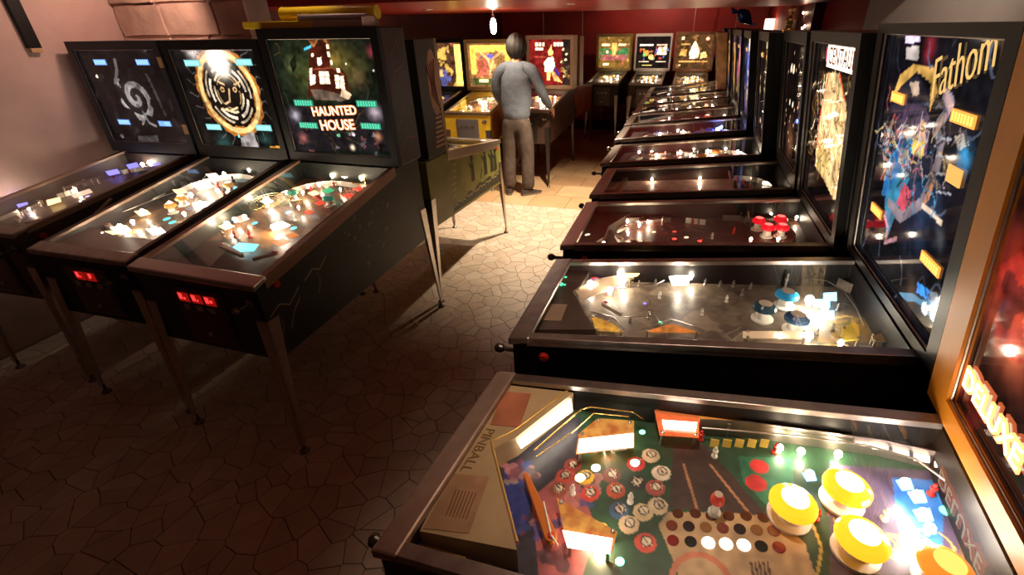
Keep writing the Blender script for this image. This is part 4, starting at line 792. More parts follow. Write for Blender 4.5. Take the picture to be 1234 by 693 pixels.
def paint(c):
    c.soft((372, 90), .16, (.06, .07, .012)); c.soft((420, 80), .12, (.1, .075, .012)); c.soft((352, 80), .04, (.14, .14, .05)); c.soft((400, 70), .07, (.25, .14, .02))
    c.poly([(349, 75), (355, 66), (358, 80), (353, 90)], (.02, .03, .01))
    HS = (.09, .014, .006)
    c.poly([(371, 118), (373, 58), (380, 50), (384, 54), (386, 45), (392, 48), (396, 52), (398, 82), (405, 84), (408, 80), (414, 86), (418, 92), (422, 116), (404, 112), (388, 108)], HS); c.poly([(372, 60), (376, 44), (384, 52)], (.25, .06, .02)); c.poly([(386, 48), (395, 40), (398, 55)], (.22, .05, .02))
    c.line([(370, 45), (378, 56), (386, 40), (398, 58)], .01, (.5, .2, .06)); c.line([(372, 84), (400, 82), (414, 90)], .008, (.3, .06, .03))
    W_ = (2.2, 1.7, 1.05)
    for q in ([(384, 86), (396, 86), (398, 101), (386, 101)], [(403, 90), (414, 92), (416, 108), (405, 106)], [(373, 90), (380, 90), (380, 101), (374, 103)], [(382, 70), (387, 69), (388, 78), (383, 79)], [(393, 53), (396, 53), (397, 59), (394, 59)], [(394, 62), (397, 62), (398, 68), (395, 68)], [(373, 82), (376, 82), (376, 89), (373, 89)], [(375, 64), (378, 64), (378, 69), (375, 69)], [(398, 73), (400, 73), (401, 78), (399, 78)], [(405, 82), (409, 82), (410, 87), (406, 87)]): c.poly(q, W_)
    c.line([(391, 86), (392, 101)], .004, HS); c.line([(385, 93), (398, 93)], .004, HS); c.line([(409, 91), (410, 107)], .004, HS); c.line([(404, 98), (415, 99)], .004, HS)
    c.poly([(374, 108), (388, 108), (404, 112), (424, 118), (412, 122), (380, 120)], (.2, .13, .09)); c.poly([(412, 106), (424, 114), (420, 120), (410, 116)], (1.3, .9, .55))
    c.poly([(344, 128), (470, 128), (476, 182), (350, 182)], (.03, .02, .028), .75); c.soft((356, 138), .035, (.4, .36, .42)); c.soft((452, 136), .04, (.5, .4, .45)); c.soft((366, 166), .03, (.35, .1, .08)); c.soft((456, 165), .025, (.5, .2, .08)); c.soft((425, 178), .015, (2, 1.5, 1)); c.disc((408, 163), .01, (.2, 1, .5)); c.disc((426, 162), .01, (1.4, 1.2, 1.3))
    c.blots(16, [(.25, .08, .08), (.12, .1, .13), (.3, .25, .25)], .01, .025, .6, box=(*sorted((c._m((352, 175))[0], c._m((470, 175))[0])), m3.za, c._m((400, 150))[1])); c.soft((448, 62), .03, (.35, .02, .05)); c.disc((436, 42), .008, (.9, .6, .5)); c.poly([(392, 44), (400, 41), (401, 44), (393, 47)], (.1, .8, 1.2)); c.poly([(366, 58), (375, 54), (375, 57), (367, 61)], (.1, .8, 1.2)); c.line([(420, 41), (434, 41)], .006, (.4, .05, .05))
    for p in ((417, 77), (449, 58), (450, 85)): c.disc(p, .005, (1.4, 1.2, 1))
    c.soft((432, 95), .06, (.05, .015, .01)); c.scribble(12, [(.05, .06, .03), (.1, .06, .02)], .1, .006)
m3.backglass(.0042, (.012, .02, .013), paint)
for p in ((366, 124), (442, 125), (372, 151), (447, 152)): m3.score(p, .13, .034, (.12, 1, .6), 1.7, '0000000', back=glow('green_panel', (.06, .5, .3), .55))
OR = glow('title_orange', (1, .25, .08), 2.2); ORH = glow('title_cream', (1, .75, .5), 3.2)
for body, p, sz in (('HAUNTED', (403, 134), .068), ('HOUSE', (407, 151), .078)):
    m3.title(body, sz, p, OR, ang=.06, sx=.95, ext=.001, off=.003); m3.title(body, sz, p, ORH, ang=.06, sx=.95, ext=.0022, off=-.0012)
# lightning and scenery printed on the aisle side of the house machine
h = m3.W/2+.0015
def bolt(pts, wd, m_, hh, par):
    pr = MB()
    for (v0, z0), (v1, z1) in zip(pts[:-1], pts[1:]): pr.add([(hh, v0, z0), (hh, v1, z1), (hh, v1, z1+wd), (hh, v0, z0+wd)], [(0, 1, 2, 3)])
    pr.build('printed_lightning', m_, par)
for pts in ([(.02, .74), (.08, .77), (.13, .74), (.2, .79)], [(.1, .63), (.14, .7), (.19, .74)], [(.24, .8), (.3, .83), (.34, .81), (.4, .85)], [(.05, .62), (.07, .68), (.06, .72)], [(.3, .7), (.33, .76), (.32, .8)]): bolt(pts, .006, mat('print_pale', (.45, .3, .18), .5), h, m3.root)
pr = MB(); rr = random.Random(3)
for k in range(26):
    v, z = rr.uniform(.55, .95), rr.uniform(.66, .95); q = rr.uniform(.008, .02); pr.add([(h, v, z), (h, v+q, z+q*.4), (h, v+q*.8, z+q*1.4), (h, v-q*.2, z+q)], [(0, 1, 2, 3)])
pr.build('printed_scenery', mat('print_dim', (.16, .14, .1), .5), m3.root)
for pts in ([(1.1, 1.5), (1.16, 1.6), (1.14, 1.68), (1.22, 1.76)], [(1.16, 1.6), (1.24, 1.63)], [(1.1, 1.3), (1.2, 1.42)], [(1.12, 1.2), (1.18, 1.26), (1.26, 1.24)]): bolt(pts, .008, mat('print_rust', (.2, .06, .035), .5), m3.bw/2+.0015, m3.root)
# m4: back to back with m3, facing away
m4 = Machine('pinball machine facing away with olive green side art of figures, beside the aisle', -1.905, 3.98, 180, W=.58, zf=.92, zb=1.05, zt=1.755, bw=.6, group=GL, VB=1.0, L=1.30, body=mat('olive_side', (.22, .22, .04), .45, noise=(6, .25)), head=mat('dark_olive_head', (.02, .016, .008), .5), rail=mat('steel_rail_bright', (.55, .45, .36), .38, .9), bar=mat('bright_bar'), frame=mat('ochre_frame', (.3, .2, .06), .4), depth=.27, railh=.07)
def paint(c): c.blots(20, [(.3, .2, .1), (.1, .06, .04)], .03, .08)
m4.playfield(.012, (.2, .13, .08), paint); m4.furnish([(.1, .4, .5), (0, .7, .6), (-.1, .2, .5)], seed=8)
def paint(c): c.blots(20, [(.5, .3, .1), (.2, .06, .04), (.1, .1, .2)], .03, .1)
m4.backglass(.02, (.05, .03, .02), paint, False)
pr = MB(); h = -(m4.W/2+.0015)                  # the aisle side is the player's left
def blob(pts): pr.add([(h, v, z) for v, z in pts], [tuple(range(len(pts)))])
for v, z, k in ((.62, .72, 1.1), (.36, .70, 1.25), (.22, .69, 1.2), (.14, .68, 1.1)):
    blob([(v-.03*k, z), (v+.03*k, z), (v+.022*k, z+.09*k), (v+.03*k, z+.12*k), (v-.01*k, z+.15*k), (v-.028*k, z+.1*k)]); blob([(v+.022*k*math.cos(q), z+.165*k+.026*k*math.sin(q)) for q in np.arange(10)*2*PI/10]); blob([(v+.03*k, z+.1*k), (v+.055*k, z+.14*k), (v+.05*k, z+.155*k), (v+.025*k, z+.12*k)])
blob([(1.0, .59), (.98, .64), (.8, .64), (.72, .67), (.62, .645), (.5, .68), (.44, .655), (.3, .67), (.2, .64), (.05, .66), (.02, .55)])
blob([(.48, .70), (.46, .70), (.42, .78), (.435, .785)])
pr.build('printed_silhouettes', mat('print_black_green', (.018, .02, .008), .5), m4.root)
pr = MB()
for k in range(14):
    v = .95-.065*k; 
    for j in range(7):
        q0, q1 = PI*j/7, PI*(j+1)/7; a = .03; pr.add([(h-.0006, v+a*math.cos(q0), .615+.02*math.sin(q0)+.01*(k % 2)), (h-.0006, v+a*math.cos(q1), .615+.02*math.sin(q1)+.01*(k % 2)), (h-.0006, v+(a-.006)*math.cos(q1), .615+.014*math.sin(q1)+.01*(k % 2)), (h-.0006, v+(a-.006)*math.cos(q0), .615+.014*math.sin(q0)+.01*(k % 2))], [(0, 1, 2, 3)])
for k in range(6): pr.box(h-.0012, h-.0004, .93-.01*k, 1.0-.012*k, .70+.045*k, .706+.045*k)
pr.build('printed_outlines', mat('print_cream', (.5, .42, .2), .5), m4.root)
pr = MB(); bh = -(m4.bw/2+.0015)
pr.add([(bh, 1.03+.07*math.cos(q)+.06, 1.5+.2*math.sin(q)) for q in np.arange(16)*2*PI/16], [tuple(range(16))])
for k in range(9): pr.box(bh-.001, bh, 1.04, 1.16-.006*k, 1.1+.03*k, 1.116+.03*k)
pr.build('printed_figure', mat('print_flesh', (.4, .2, .1), .5), m4.root)
pr = MB()
for k in range(5): pr.tube([(bh-.001, 1.05+.02*k, 1.34+.02*k), (bh-.001, 1.08+.012*k, 1.5), (bh-.001, 1.06+.025*k, 1.64-.01*k)], .003, 5)
pr.build('printed_strands', mat('print_dark_red', (.15, .03, .02), .5), m4.root)
# ------------------------------------------------------------------ machines further back on the left
def front_machine(label, x, y, a, W, zt, frame, bgc, paint, lights, pfc, group='pinball machines further back', body=BLACK, bot=.05, stile=.04, cap=(1, .5, .1), legs=CHROME, res=.009, bw=None, door=DARKSTEEL, lean=0., zf=.93, zb=1.05, pes=0, plast=((.6, .2, .1), (.6, .4, .15))):
    M_ = Machine(label, x, y, a, W=W, zt=zt, zf=zf, zb=zb, frame=frame, head=body if frame is BLACK else frame, bot=bot, stile=stile, top=.045, group=group, body=body, legs=legs, bw=bw, door=door, lean=lean)
    def pp(c): c.blots(30, [C(pfc, 1.4), C(pfc, .5), (.4, .25, .1)], .02, .06, .7); c.scribble(20, [(.5, .35, .2)], .08, .006)
    M_.playfield(.012, pfc, pp); M_.furnish(lights, nb=3, cap=cap, es=1.2, nins=8, seed=int(abs(x*100)), plast=plast)
    M_.backglass(res, bgc, lambda c: (paint(c), c.C.__imul__(1.45)), False); return M_
BROWNWOOD = mat('brown_wood', (.3, .13, .06), .42, noise=(12, .3)); OLIVEW = mat('olive_wood', (.3, .2, .06), .42, noise=(10, .2))
YELCAB = mat('yellow_cabinet', (.75, .5, .03), .4, noise=(3, .12)); ORSIDE = mat('orange_brown_side', (.3, .1, .02), .45, noise=(5, .4))
LT = [(.1, .3, .8), (-.1, .45, .7), (.05, .6, .9), (-.05, .75, .8), (.12, .9, .8)]
def p_y1(c):
    c.poly([(.06, .1), (.94, .1), (.94, .9), (.06, .9)], (.5, .22, .06)); c.poly([(.05, .8), (.95, .8), (.95, .95), (.05, .95)], (1.9, .95, .12)); c.poly([(.05, .3), (.17, .3), (.17, .9), (.05, .9)], (1.6, .75, .1)); c.poly([(.83, .3), (.95, .3), (.95, .9), (.83, .9)], (1.3, .6, .08)); c.poly([(.2, .25), (.5, .25), (.5, .68), (.2, .62)], (.55, .12, .06)); c.blots(26, [(.7, .2, .1), (.25, .1, .2), (.8, .5, .15), (.12, .08, .08)], .015, .045, .8, box=(-.2, .2, M_Z[0], M_Z[1]))
    c.poly([(.38, .7), (.5, .78), (.62, .7), (.58, .64), (.42, .64)], (.2, .15, .55)); c.line([(.3, .78), (.45, .65), (.5, .45), (.47, .3)], .03, (1.1, .55, .2)); c.line([(.72, .78), (.56, .65), (.53, .45)], .03, (1.1, .55, .2)); c.poly([(.05, .04), (.95, .04), (.95, .2), (.05, .2)], (.1, .12, .03)); c.poly([(.22, .12), (.42, .12), (.42, .18), (.22, .18)], (2, 1.3, .5))
M_Z = (1.2, 1.55)
Y1 = front_machine('pinball machine with yellow cabinet front beside the standing person', -2.545, 5.28, 5, .56, 1.68, OLIVEW, (.3, .12, .04), p_y1, LT, (.35, .2, .12), body=YELCAB, door=mat('grey_door', (.2, .19, .2), .4, .4), cap=(1, .7, .4))
for sg in (-1, 1):
    m = MB(); m.prism([(sg*(.28+.001), v, z) for v, z in ((.05, .57), (1.28, .62), (1.28, 1.02), (.05, .9))], (sg*.0008, 0, 0)); m.build('side_artwork', ORSIDE, Y1.root)
def p_y2(c):
    c.poly([(.0, .0), (1, .0), (1, 1), (0, 1)], (.22, .012, .01)); c.poly([(.8, .0), (1, .0), (1, 1), (.8, 1)], (.04, .02, .015)); c.poly([(.45, .6), (.58, .62), (.62, .42), (.55, .3), (.38, .3), (.36, .5)], (3.2, 2.5, 1.6)); c.disc((.52, .72), .035, (2.2, 1.3, .4)); c.poly([(.47, .66), (.56, .66), (.55, .9), (.5, .8)], (1.6, .8, .2)); c.poly([(.42, .32), (.52, .3), (.5, .1), (.42, .1)], (1.4, .7, .2)); c.poly([(.52, .32), (.6, .3), (.8, .06), (.6, .1)], (1.3, .5, .15)); c.poly([(.6, .42), (.72, .28), (.74, .2), (.64, .25)], (.05, .04, .35)); c.line([(.15, .62), (.4, .62)], .02, (.5, .08, .04))
    for x in (.15, .24, .32, .6, .68, .76): c.poly([(x, .85), (x+.06, .85), (x+.06, .92), (x, .92)], (2, 1.5, 1))
    c.poly([(.15, .77), (.34, .77), (.34, .81), (.15, .81)], (2.2, 1.7, 1.1)); 
    for q in ((.82, .78), (.78, .52), (.88, .56), (.86, .3), (.84, .2), (.9, .68)): c.disc(q, .016, (1.8, 1.2, .6))
    c.blots(14, [(.7, .35, .08), (.15, .1, .05)], .015, .03, .8, box=(.17, .27, 1.15, 1.4))
Y2 = front_machine('pinball machine with white figure on red backglass, played by the standing person', -1.91, 5.62, 0, .58, 1.715, mat('tan_frame', (.45, .28, .16), .4, noise=(9, .2)), (.2, .02, .015), p_y2, LT, (.45, .36, .3), body=mat('dark_brown_cab', (.06, .03, .022), .5), legs=DARKSTEEL, bw=.66, plast=((.7, .6, .5), (.7, .5, .4)))
def p_plain(c): c.blots(30, [(.9, .5, .1), (.4, .1, .05), (.1, .1, .3)], .03, .09, .8); c.poly([(.85, .05), (1, .05), (1, .95), (.85, .95)], (2.2, 1.3, .2))
Y0 = front_machine('pinball machine mostly hidden behind the olive one, sliver of yellow backglass showing', -3.27, 5.25, 5, .56, 1.69, BLACK, (.1, .04, .02), p_plain, LT[:2], (.2, .1, .06))
Y3 = front_machine('pinball machine facing away behind the one being played, orange side showing', -1.95, 8.48, 180, .56, 1.69, BROWNWOOD, (.1, .04, .02), p_plain, LT[:2], (.2, .1, .06), body=mat('orange_red_side', (.4, .08, .03), .45, noise=(7, .5, (.12, .02, .01))), legs=DARKSTEEL)
def p_t1(c):
    c.poly([(0, 0), (1, 0), (1, 1), (0, 1)], (.22, .11, .02)); c.poly([(.05, .3), (.95, .3), (.95, .65), (.05, .65)], (.05, .2, .06)); c.poly([(.1, .25), (.9, .25), (.9, .42), (.1, .42)], (.45, .12, .1)); c.disc((.5, .62), .06, (.9, .4, .08)); c.poly([(.45, .4), (.55, .4), (.58, .8), (.42, .8)], (1, .5, .12))
    for q in ((.1, .72), (.62, .72)): c.poly([(q[0], q[1]), (q[0]+.26, q[1]), (q[0]+.26, q[1]+.07), (q[0], q[1]+.07)], (1.8, 1.2, .6))
    c.poly([(.15, .08), (.34, .08), (.34, .14), (.15, .14)], (1.8, 1.2, .6)); c.disc((.28, .52), .025, (1.8, 1.5, .8)); c.blots(14, [(.8, .4, .1), (.5, .1, .05)], .012, .03, .8)
T1 = front_machine('back row pinball machine with olive and orange backglass, leftmost of the back row', -1.54, 8.75, -1, .57, 1.68, OLIVEW, (.3, .15, .04), p_t1, LT, (.5, .5, .45), body=mat('teal_dark', (.03, .045, .035), .5), plast=((.8, .75, .65), (.7, .7, .6)), res=.012, bw=.68)
def p_t2(c):
    c.poly([(.1, .72), (.5, .72), (.5, .76), (.1, .76)], (2, 1.5, 1.1)); c.poly([(.6, .72), (.9, .72), (.9, .75), (.6, .75)], (1, .6, .4)); c.poly([(.62, .42), (.92, .42), (.9, .68), (.66, .66)], (1.8, 1.3, .8)); c.disc((.3, .48), .05, (.9, .4, .06)); c.disc((.25, .42), .03, (.1, .5, .1)); c.disc((.45, .36), .045, (1.6, 1.1, .3)); c.blots(22, [(.9, .4, .1), (.8, .1, .05), (.2, .25, .6), (.8, .7, .4)], .012, .03, .85, box=(-.26, .26, 1.25, 1.45))
    for x in (.1, .6): c.poly([(x, .2), (x+.3, .2), (x+.3, .23), (x, .23)], (1.3, .9, .6))
    c.poly([(.2, .07), (.5, .07), (.5, .11), (.2, .11)], (1, .8, .2))
T2 = front_machine('back row pinball machine with white framed dark backglass, middle of the three', -.79, 8.72, 0, .55, 1.68, mat('white_frame', (.65, .6, .56), .4), (.02, .012, .012), p_t2, LT, (.5, .3, .15), body=mat('green_grey_cab', (.1, .1, .07), .5, noise=(5, .4)), res=.012, bw=.67, stile=.03)
def p_t3(c):
    c.poly([(.4, .3), (.62, .3), (.66, .5), (.56, .72), (.5, .82), (.42, .66), (.36, .46)], (2.4, 1.9, 1.0)); c.poly([(.68, .3), (.9, .34), (.82, .5), (.7, .48)], (1.5, .9, .3)); c.poly([(.08, .4), (.3, .36), (.3, .55), (.14, .6)], (.8, .4, .1)); c.blots(24, [(.5, .22, .06), (.3, .1, .03), (.1, .05, .03)], .02, .05, .7); c.poly([(.4, .34), (.62, .34), (.64, .5), (.5, .76), (.4, .56)], (2.2, 1.7, .8)); c.disc((.15, .9), .03, (1.6, 1, .6)); c.disc((.84, .88), .03, (1.8, .5, .3)); c.poly([(.1, .2), (.9, .2), (.9, .24), (.1, .24)], (.9, .4, .1)); c.poly([(.12, .7), (.38, .7), (.38, .74), (.12, .74)], (.8, .4, .1)); c.disc((.12, .1), .015, (1.6, 1.2, .6))
T3 = front_machine('back row pinball machine with brown framed glowing flame shaped figure', -.05, 8.7, 0, .57, 1.70, BROWNWOOD, (.1, .045, .015), p_t3, LT+[(0, .25, 1), (.1, .15, .9)], (.6, .35, .15), body=mat('green_grey_cab'), res=.012, bw=.70, plast=((.9, .6, .3), (.8, .5, .2)))
def p_t4(c):
    c.blots(24, [(1.2, .2, .08), (.9, .5, .2), (.1, .3, .1), (.3, .05, .03)], .03, .07, .85); c.poly([(.1, .35), (.4, .35), (.4, .6), (.1, .6)], (2, .8, .3)); c.poly([(.05, .8), (.4, .8), (.4, .9), (.05, .9)], (.1, .6, .15))
T4 = front_machine('back row pinball machine in the right corner, red and green backglass mostly hidden', .72, 8.7, 0, .56, 1.69, BLACK, (.05, .02, .02), p_t4, LT, (.4, .2, .1), res=.015, bw=.66)
# ------------------------------------------------------------------ the person playing
def skin_obj(name, V, E, root, m, parent, sub=2, smooth=True):
    keys = list(V); me = bpy.data.meshes.new(name); me.from_pydata([V[k][:3] for k in keys], [(keys.index(a), keys.index(b)) for a, b in E], [])
    o = bpy.data.objects.new(name, me); COL.objects.link(o); o.parent = parent; me.materials.append(m)
    sk = o.modifiers.new('skin', 'SKIN'); sk.use_smooth_shade = True; sk.branch_smoothing = .6
    for i, k in enumerate(keys):
        d = me.skin_vertices[0].data[i]; d.radius = V[k][3:5] if len(V[k]) > 4 else (V[k][3], V[k][3]); d.use_root = (k == root)
    s = o.modifiers.new('sub', 'SUBSURF'); s.levels = sub; s.render_levels = sub; return o
person = tag(empty('person', (-1.90, 5.235, 0)), 'person seen from behind in grey long-sleeved top and brown trousers, playing a machine', 'person')
SKIN = mat('skin', (.5, .28, .18), .5); SHIRT = mat('grey_shirt', (.12, .14, .175), .85, noise=(30, .1), bump=(14, .5)); TROU = mat('brown_trousers', (.075, .052, .04), .85, noise=(18, .25), bump=(10, .6)); SHOE = mat('dark_shoe', (.05, .04, .035), .5); HAIR = mat('dark_hair', (.02, .015, .012), .7, noise=(60, .4))
V = {'pel': (0, 0, .95, .12, .09), 'wst': (0, .02, 1.1, .12, .09), 'cst': (0, .05, 1.3, .12, .09), 'nkb': (0, .075, 1.47, .065, .06), 'nk': (0, .09, 1.54, .052, .052), 'hd': (0, .115, 1.58, .07, .085), 'hd2': (0, .13, 1.655, .07, .088)}
E_ = [('pel', 'wst'), ('wst', 'cst'), ('cst', 'nkb'), ('nkb', 'nk'), ('nk', 'hd'), ('hd', 'hd2')]
for sg, t in ((-1, 'l'), (1, 'r')):
    o_ = 0 if sg > 0 else .075
    V.update({'sh'+t: (sg*.18, .06, 1.40, .04), 'el'+t: (sg*(.285-o_*.4), .08, 1.16, .042), 'wr'+t: (sg*(.325-o_), .29, .965+o_*.3, .027), 'pm'+t: (sg*(.33-o_), .345, .945+o_*.3, .02, .036),
              'hp'+t: (sg*.1, 0, .88, .085), 'kn'+t: (sg*.115, .02, .5, .058), 'an'+t: (sg*.11, -.01, .1, .038), 'to'+t: (sg*.13, .1, .045, .03)})
    E_ += [('cst', 'sh'+t), ('sh'+t, 'el'+t), ('el'+t, 'wr'+t), ('wr'+t, 'pm'+t), ('pel', 'hp'+t), ('hp'+t, 'kn'+t), ('kn'+t, 'an'+t), ('an'+t, 'to'+t)]
    for k in range(4):
        
        if sg > 0: a = (sg*.335, .385-.004*k, .955-.02*k, .0095); b = (sg*(.337), .42-.006*abs(k-1), .935-.022*k, .009); c_ = (sg*.322, .436-.008*abs(k-1), .91-.022*k, .0085)
        else: a = (-.225-.019*k, .385-.004*abs(k-1), .968, .0095); b = (-.222-.021*k, .418-.006*abs(k-1), .967, .009); c_ = (-.22-.022*k, .44-.008*abs(k-1), .953, .0085)
        V.update({'f%d0%s' % (k, t): a, 'f%d1%s' % (k, t): b, 'f%d2%s' % (k, t): c_}); E_ += [('pm'+t, 'f%d0%s' % (k, t)), ('f%d0%s' % (k, t), 'f%d1%s' % (k, t)), ('f%d1%s' % (k, t), 'f%d2%s' % (k, t))]
    V.update({'th0'+t: (sg*(.305-o_), .345, .958+o_*.3, .012), 'th1'+t: (sg*(.285-o_), .385, .962+o_*.2, .0095)}); E_ += [('pm'+t, 'th0'+t), ('th0'+t, 'th1'+t)]
skin_obj('body', V, E_, 'pel', SKIN, person)
# face and ears on the far side of the head
m = MB(); m.lathe([(.001, -.03), (.012, -.015), (.014, 0), (.006, .02), (0, .025)], (0, .222, 1.6), (0, .35, 1), 8)
for sg in (-1, 1): m.lathe([(.0, 0), (.02, .004), (.024, .012), (.01, .018), (0, .018)], (sg*.072, .115, 1.605), (sg, -.25, 0), 10)
m.build('nose_and_ears', SKIN, person)
m = MB()
for sg in (-1, 1): m.lathe([(.011, 0), (.008, .006), (0, .009)], (sg*.03, .207, 1.63), (0, 1, 0), 8)
m.build('eyes', mat('eye_white', (.7, .68, .65), .2), person)
m = MB(); m.tube([(-.022, .205, 1.56), (0, .213, 1.558), (.022, .205, 1.56)], .004, 6); m.build('mouth', mat('lips', (.4, .14, .11), .5), person)
V = {'hem': (0, .0, .83, .185, .135), 'wst': (0, .015, 1.02, .175, .12), 'mid': (0, .035, 1.18, .195, .125), 'cst': (0, .05, 1.33, .205, .13), 'top': (0, .07, 1.45, .1, .085), 'col': (0, .08, 1.50, .068, .066)}
E_ = [('hem', 'wst'), ('wst', 'mid'), ('mid', 'cst'), ('cst', 'top'), ('top', 'col')]
for sg, t in ((-1, 'l'), (1, 'r')):
    V.update({'sh'+t: (sg*.175, .06, 1.40, .085, .085), 'ua'+t: (sg*.245, .06, 1.29, .066), 'el'+t: (sg*(.29-(.03 if sg < 0 else 0)), .085, 1.155, .058), 'fa'+t: (sg*(.31-(.055 if sg < 0 else 0)), .19, 1.05, .05), 'cf'+t: (sg*(.322-(.072 if sg < 0 else 0)), .272, .985+(.02 if sg < 0 else 0), .04)})
    E_ += [('top', 'sh'+t), ('sh'+t, 'ua'+t), ('ua'+t, 'el'+t), ('el'+t, 'fa'+t), ('fa'+t, 'cf'+t)]
skin_obj('shirt', V, E_, 'mid', SHIRT, person)
V = {'wst': (0, .005, .98, .165, .115), 'pel': (0, 0, .88, .175, .125)}; E_ = [('wst', 'pel')]
for sg, t in ((-1, 'l'), (1, 'r')):
    V.update({'hp'+t: (sg*.095, 0, .78, .1, .11), 'th'+t: (sg*.105, .01, .62, .092, .098), 'kn'+t: (sg*.115, .02, .47, .082, .085), 'cf'+t: (sg*.118, .0, .27, .078, .08), 'an'+t: (sg*.118, -.005, .055, .08, .085)})
    E_ += [('pel', 'hp'+t), ('hp'+t, 'th'+t), ('th'+t, 'kn'+t), ('kn'+t, 'cf'+t), ('cf'+t, 'an'+t)]
skin_obj('trousers', V, E_, 'pel', TROU, person)
for sg in (-1, 1):
    a = -.25 if sg < 0 else -.75; d = np.array([math.sin(-a*sg) if sg > 0 else math.sin(a), math.cos(a), 0]); base = np.array([sg*.12, -.015, 0]); n = np.array([d[1], -d[0], 0])
    out = [(-.09, .03), (-.1, 0), (-.09, -.03), (-.02, -.036), (.08, -.046), (.15, -.04), (.18, -.012), (.18, .014), (.15, .038), (.08, .042), (-.02, .034)]
    m = MB(); m.prism([base+d*p+n*q for p, q in out], (0, 0, .022), 1)
    lv = [(1, .022), (.97, .045), (.9, .07)]; prev = None
    for k, (sc_, z) in enumerate(lv):
        ring = [base+d*(p*sc_ if p < .05 else p*(sc_-.04*k*(p/.18)))+n*q*sc_+np.array([0, 0, z-(.022*k*max(0, p)/.18)]) for p, q in out]
        if prev is not None: m.add(prev+ring, [(i, (i+1) % 11, 11+(i+1) % 11, 11+i) for i in range(11)], 0, True)
        prev = ring
    m.add(prev, [tuple(range(11))], 0, True); m.build('shoe', [SHOE, mat('shoe_sole', (.16, .13, .11), .6)], person)
m = MB(); c0 = np.array([0, .112, 1.625]); nu_, nv_ = 40, 14; vs = []; fs = []
for j in range(nv_+1):
    ph = PI*.03+PI*.78*j/nv_
    for i in range(nu_):
        th = 2*PI*i/nu_; k = 1+.05*math.sin(th*13+j*.3)+.03*math.sin(th*7); front = max(0, math.sin(th)); cut = 1-.1*front if ph > 1.2 else 1
        vs.append(c0+np.array([(.112)*math.sin(ph)*math.cos(th)*k, .124*math.sin(ph)*math.sin(th)*k*cut-.012, 0.138*math.cos(ph)+(.035*front*(j/nv_)**2*2)]))
for j in range(nv_):
    for i in range(nu_): fs.append((j*nu_+i, j*nu_+(i+1) % nu_, (j+1)*nu_+(i+1) % nu_, (j+1)*nu_+i))
fs.append(tuple(range(nu_))); m.add(vs, fs, 0, True); m.build('hair', HAIR, person)
# ------------------------------------------------------------------ hanging and lying things
pd = tag(empty('pendant_lamp', (-2.10, 5.2, Z_SOF)), 'lit bare pendant bulb hanging from the red ceiling', 'lamp')
m = MB(); m.lathe([(.035, 0), (.035, -.008), (.008, -.014), (0, -.014)], (0, 0, 0), n=16); m.build('ceiling_rose', WHITE, pd)
m = MB(); m.tube([(0, 0, -.012), (0, 0, -.06)], .003, 6); m.build('cord', WHITE, pd)
m = MB(); m.lathe([(.006, -.055), (.016, -.06), (.016, -.085), (.013, -.088)], (0, 0, 0), n=14); m.build('socket', STEEL, pd)
m = MB(); m.lathe([(.013, -.086), (.024, -.105), (.031, -.14), (.031, -.18), (.024, -.215), (.01, -.232), (0, -.234)], (0, 0, 0), n=16); m.build('bulb', glow('pendant_bulb', (1, .9, .72), 90), pd)
for px, y, zb_, lab in ((655, 7.25, 1.715, 'thin pale cable hanging behind the machine being played'), (702, 7.75, 1.69, 'thin cable hanging above the orange sided machine'), (836, 9.95, 1.7, 'thin pale cable hanging above the brown framed back row machine'), (886, 9.9, 1.69, 'thin cable hanging beside the blue ornament')):
    x = at_y(px, 35, y)[0]; m = MB(); m.tube([(x, y, zb_-.15), (x-.005, y+.01, 2.0), (x+.01, y, 2.3), (x, y, Z_BACK)], .006, 6)
    tag(m.build('hanging_cable', mat('pale_cable', (.5, .36, .3), .5)), lab, 'cable', 'cables hanging from the rear ceiling')
P0 = at_y(897, 20, 8.0); orn = tag(empty('hanging_ornament', (P0[0], P0[1], P0[2])), 'small blue bird shaped ornament hanging near the far right corner', 'ornament')
m = MB(); m.lathe([(0, -.16), (.03, -.12), (.075, -.05), (.09, .01), (.07, .07), (.02, .12), (0, .13)], (0, 0, 0), (-.7, 0, .6), 14); m.build('body', mat('blue_foil', (.01, .06, .25), .25, .3), orn)
m = MB(); m.prism([(-.05, 0, .05), (-.2, 0, .13), (-.16, 0, .03)], (0, .012, 0)); m.prism([(.06, 0, -.06), (.2, 0, -.1), (.1, 0, -.12)], (0, .012, 0)); m.build('wings', mat('blue_foil'), orn)
m = MB(); m.tube([(0, 0, .1), (0, 0, Z_BACK-P0[2])], .0025, 5); m.build('thread', WHITE, orn)
# lamp on the right wall at the back
wl = tag(empty('wall_lamp', (XR, 9.35, 1.72)), 'lit white box lamp on the right wall near the back corner', 'lamp')
m = MB(); m.box(-.02, 0, -.06, .06, -.08, .08); m.build('back_plate', WHITE, wl); m = MB(); m.box(-.15, -.02, -.09, .09, -.1, .16); m.build('lamp_shade', glow('warm_shade', (1, .62, .42), 5), wl, bevel=.01)
# fairy lights on the dark column
fl = tag(empty('string_light', (XR-.1, 6.0, 1.6)), 'short string of tiny white lights on the dark red column', 'string light')
pts = [(-.012, -.05+.06*k, .1+.05*math.sin(k*1.3)+.05*k*.5) for k in range(8)]; m = MB(); m.tube(pts, .003, 5); m.build('wire', RUBBER, fl)
for k, p in enumerate(pts):
    if k % 2 == 0: m = MB(); m.lathe([(0, -.008), (.008, 0), (.006, .01), (0, .014)], (p[0]-.006, p[1], p[2]), n=8); m.build('bulb', BULB, fl)
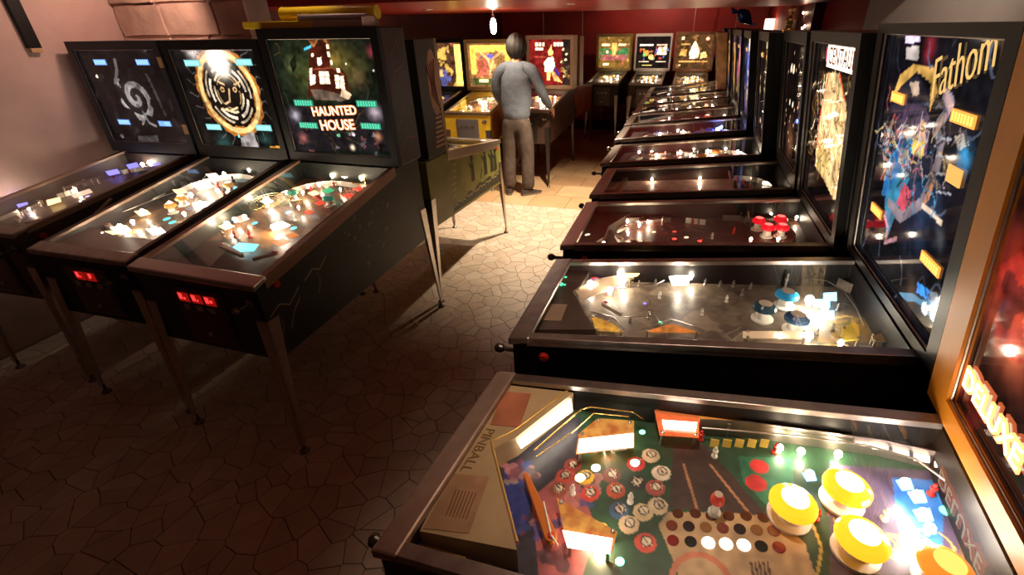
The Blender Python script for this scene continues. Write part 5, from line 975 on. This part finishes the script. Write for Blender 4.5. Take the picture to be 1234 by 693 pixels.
# gold figurine on top of a machine
gx, gy = -.555+1.04+.02, 3.60
fg = tag(empty('figurine', (gx, gy-.2, 1.76)), 'small gold figurine standing on a backbox in the right row', 'figurine')
m = MB(); m.lathe([(0, 0), (.035, 0), (.035, .01), (.018, .018), (.022, .04), (.028, .06), (.016, .085), (.012, .09), (.02, .105), (.02, .12), (.01, .135), (0, .138)], (0, 0, 0), n=14); m.build('body', GOLD, fg)
m = MB(); m.tube([(.0, -.02, .07), (-.01, -.045, .09), (-.015, -.045, .12)], .006, 6); m.build('arm', GOLD, fg)
# things lying on top of the haunted house machine
zt = 1.82; y0 = 1.232+1.06
YEL = mat('yellow_card', (.75, .52, .02), .4); PALE = mat('pale_card', (.45, .36, .32), .45); SILV = mat('silver_tube', (.55, .52, .58), .3, .7)
m = MB(); m.box(-2.42, -1.96, y0+.03, y0+.16, zt, zt+.035, 0); m.box(-1.96, -1.64, y0+.03, y0+.16, zt, zt+.035, 1)
tag(m.build('long_box', [YEL, PALE], bevel=.004), 'long flat yellow and pale box lying on the haunted house machine', 'box')
m = MB(); m.tube([(-2.19, y0+.1, zt+.035+.033), (-2.17, y0+.1, zt+.035+.033), (-1.9, y0+.1, zt+.035+.033), (-1.60, y0+.1, zt+.035+.033)], .033, 16); m.tube([(-2.193, y0+.1, zt+.068), (-2.19, y0+.1, zt+.068)], .035, 16)
tag(m.build('poster_tube', mat('yellow_tube', (.8, .58, .03), .25)), 'glossy yellow poster tube lying on the long flat box', 'tube')
m = MB(); m.tube([(-2.04, y0+.045, zt+.035+.014), (-1.63, y0+.045, zt+.035+.014)], .014, 12); m.tube([(-2.045, y0+.045, zt+.049), (-2.035, y0+.045, zt+.049)], .016, 12)
tag(m.build('metal_tube', SILV), 'thin silver tube lying in front of the yellow tube', 'tube')
m = MB(); m.box(-1.635, -1.595, y0+.0, y0+.06, zt, zt+.05); tag(m.build('plaster_block', mat('white_block', (.65, .5, .45), .6), bevel=.006), 'small white block at the end of the long flat box', 'block')
# bar on the left wall
def at_x(px, py, x): d = ray(px, py); return EYE+d*x/d[0]
p = at_x(42, 58, XL+.02); m = MB(); m.box(XL+.001, XL+.03, p[1]-.035, p[1]+.035, p[2], Z_NEAR-.01); m.box(XL+.001, XL+.036, p[1]-.03, p[1]+.03, p[2]-.025, p[2], 1)
tag(m.build('wall_bar', [BLACK, mat('tan_plate')], bevel=.003), 'black vertical bar fixed to the pink wall', 'bar')
# pale cable between the two leftmost machines
pts = [(-3.12, 1.75, .98), (-3.14, 1.62, .90), (-3.13, 1.5, .8), (-3.15, 1.42, .62), (-3.13, 1.45, .4), (-3.12, 1.6, .15), (-3.12, 1.8, .008)]
m = MB(); m.tube([np.array(p) for p in pts], .008, 8); tag(m.build('power_cable', mat('cream_cable', (.5, .36, .25), .5)), 'pale cable drooping between the spiral and ring machines', 'cable')
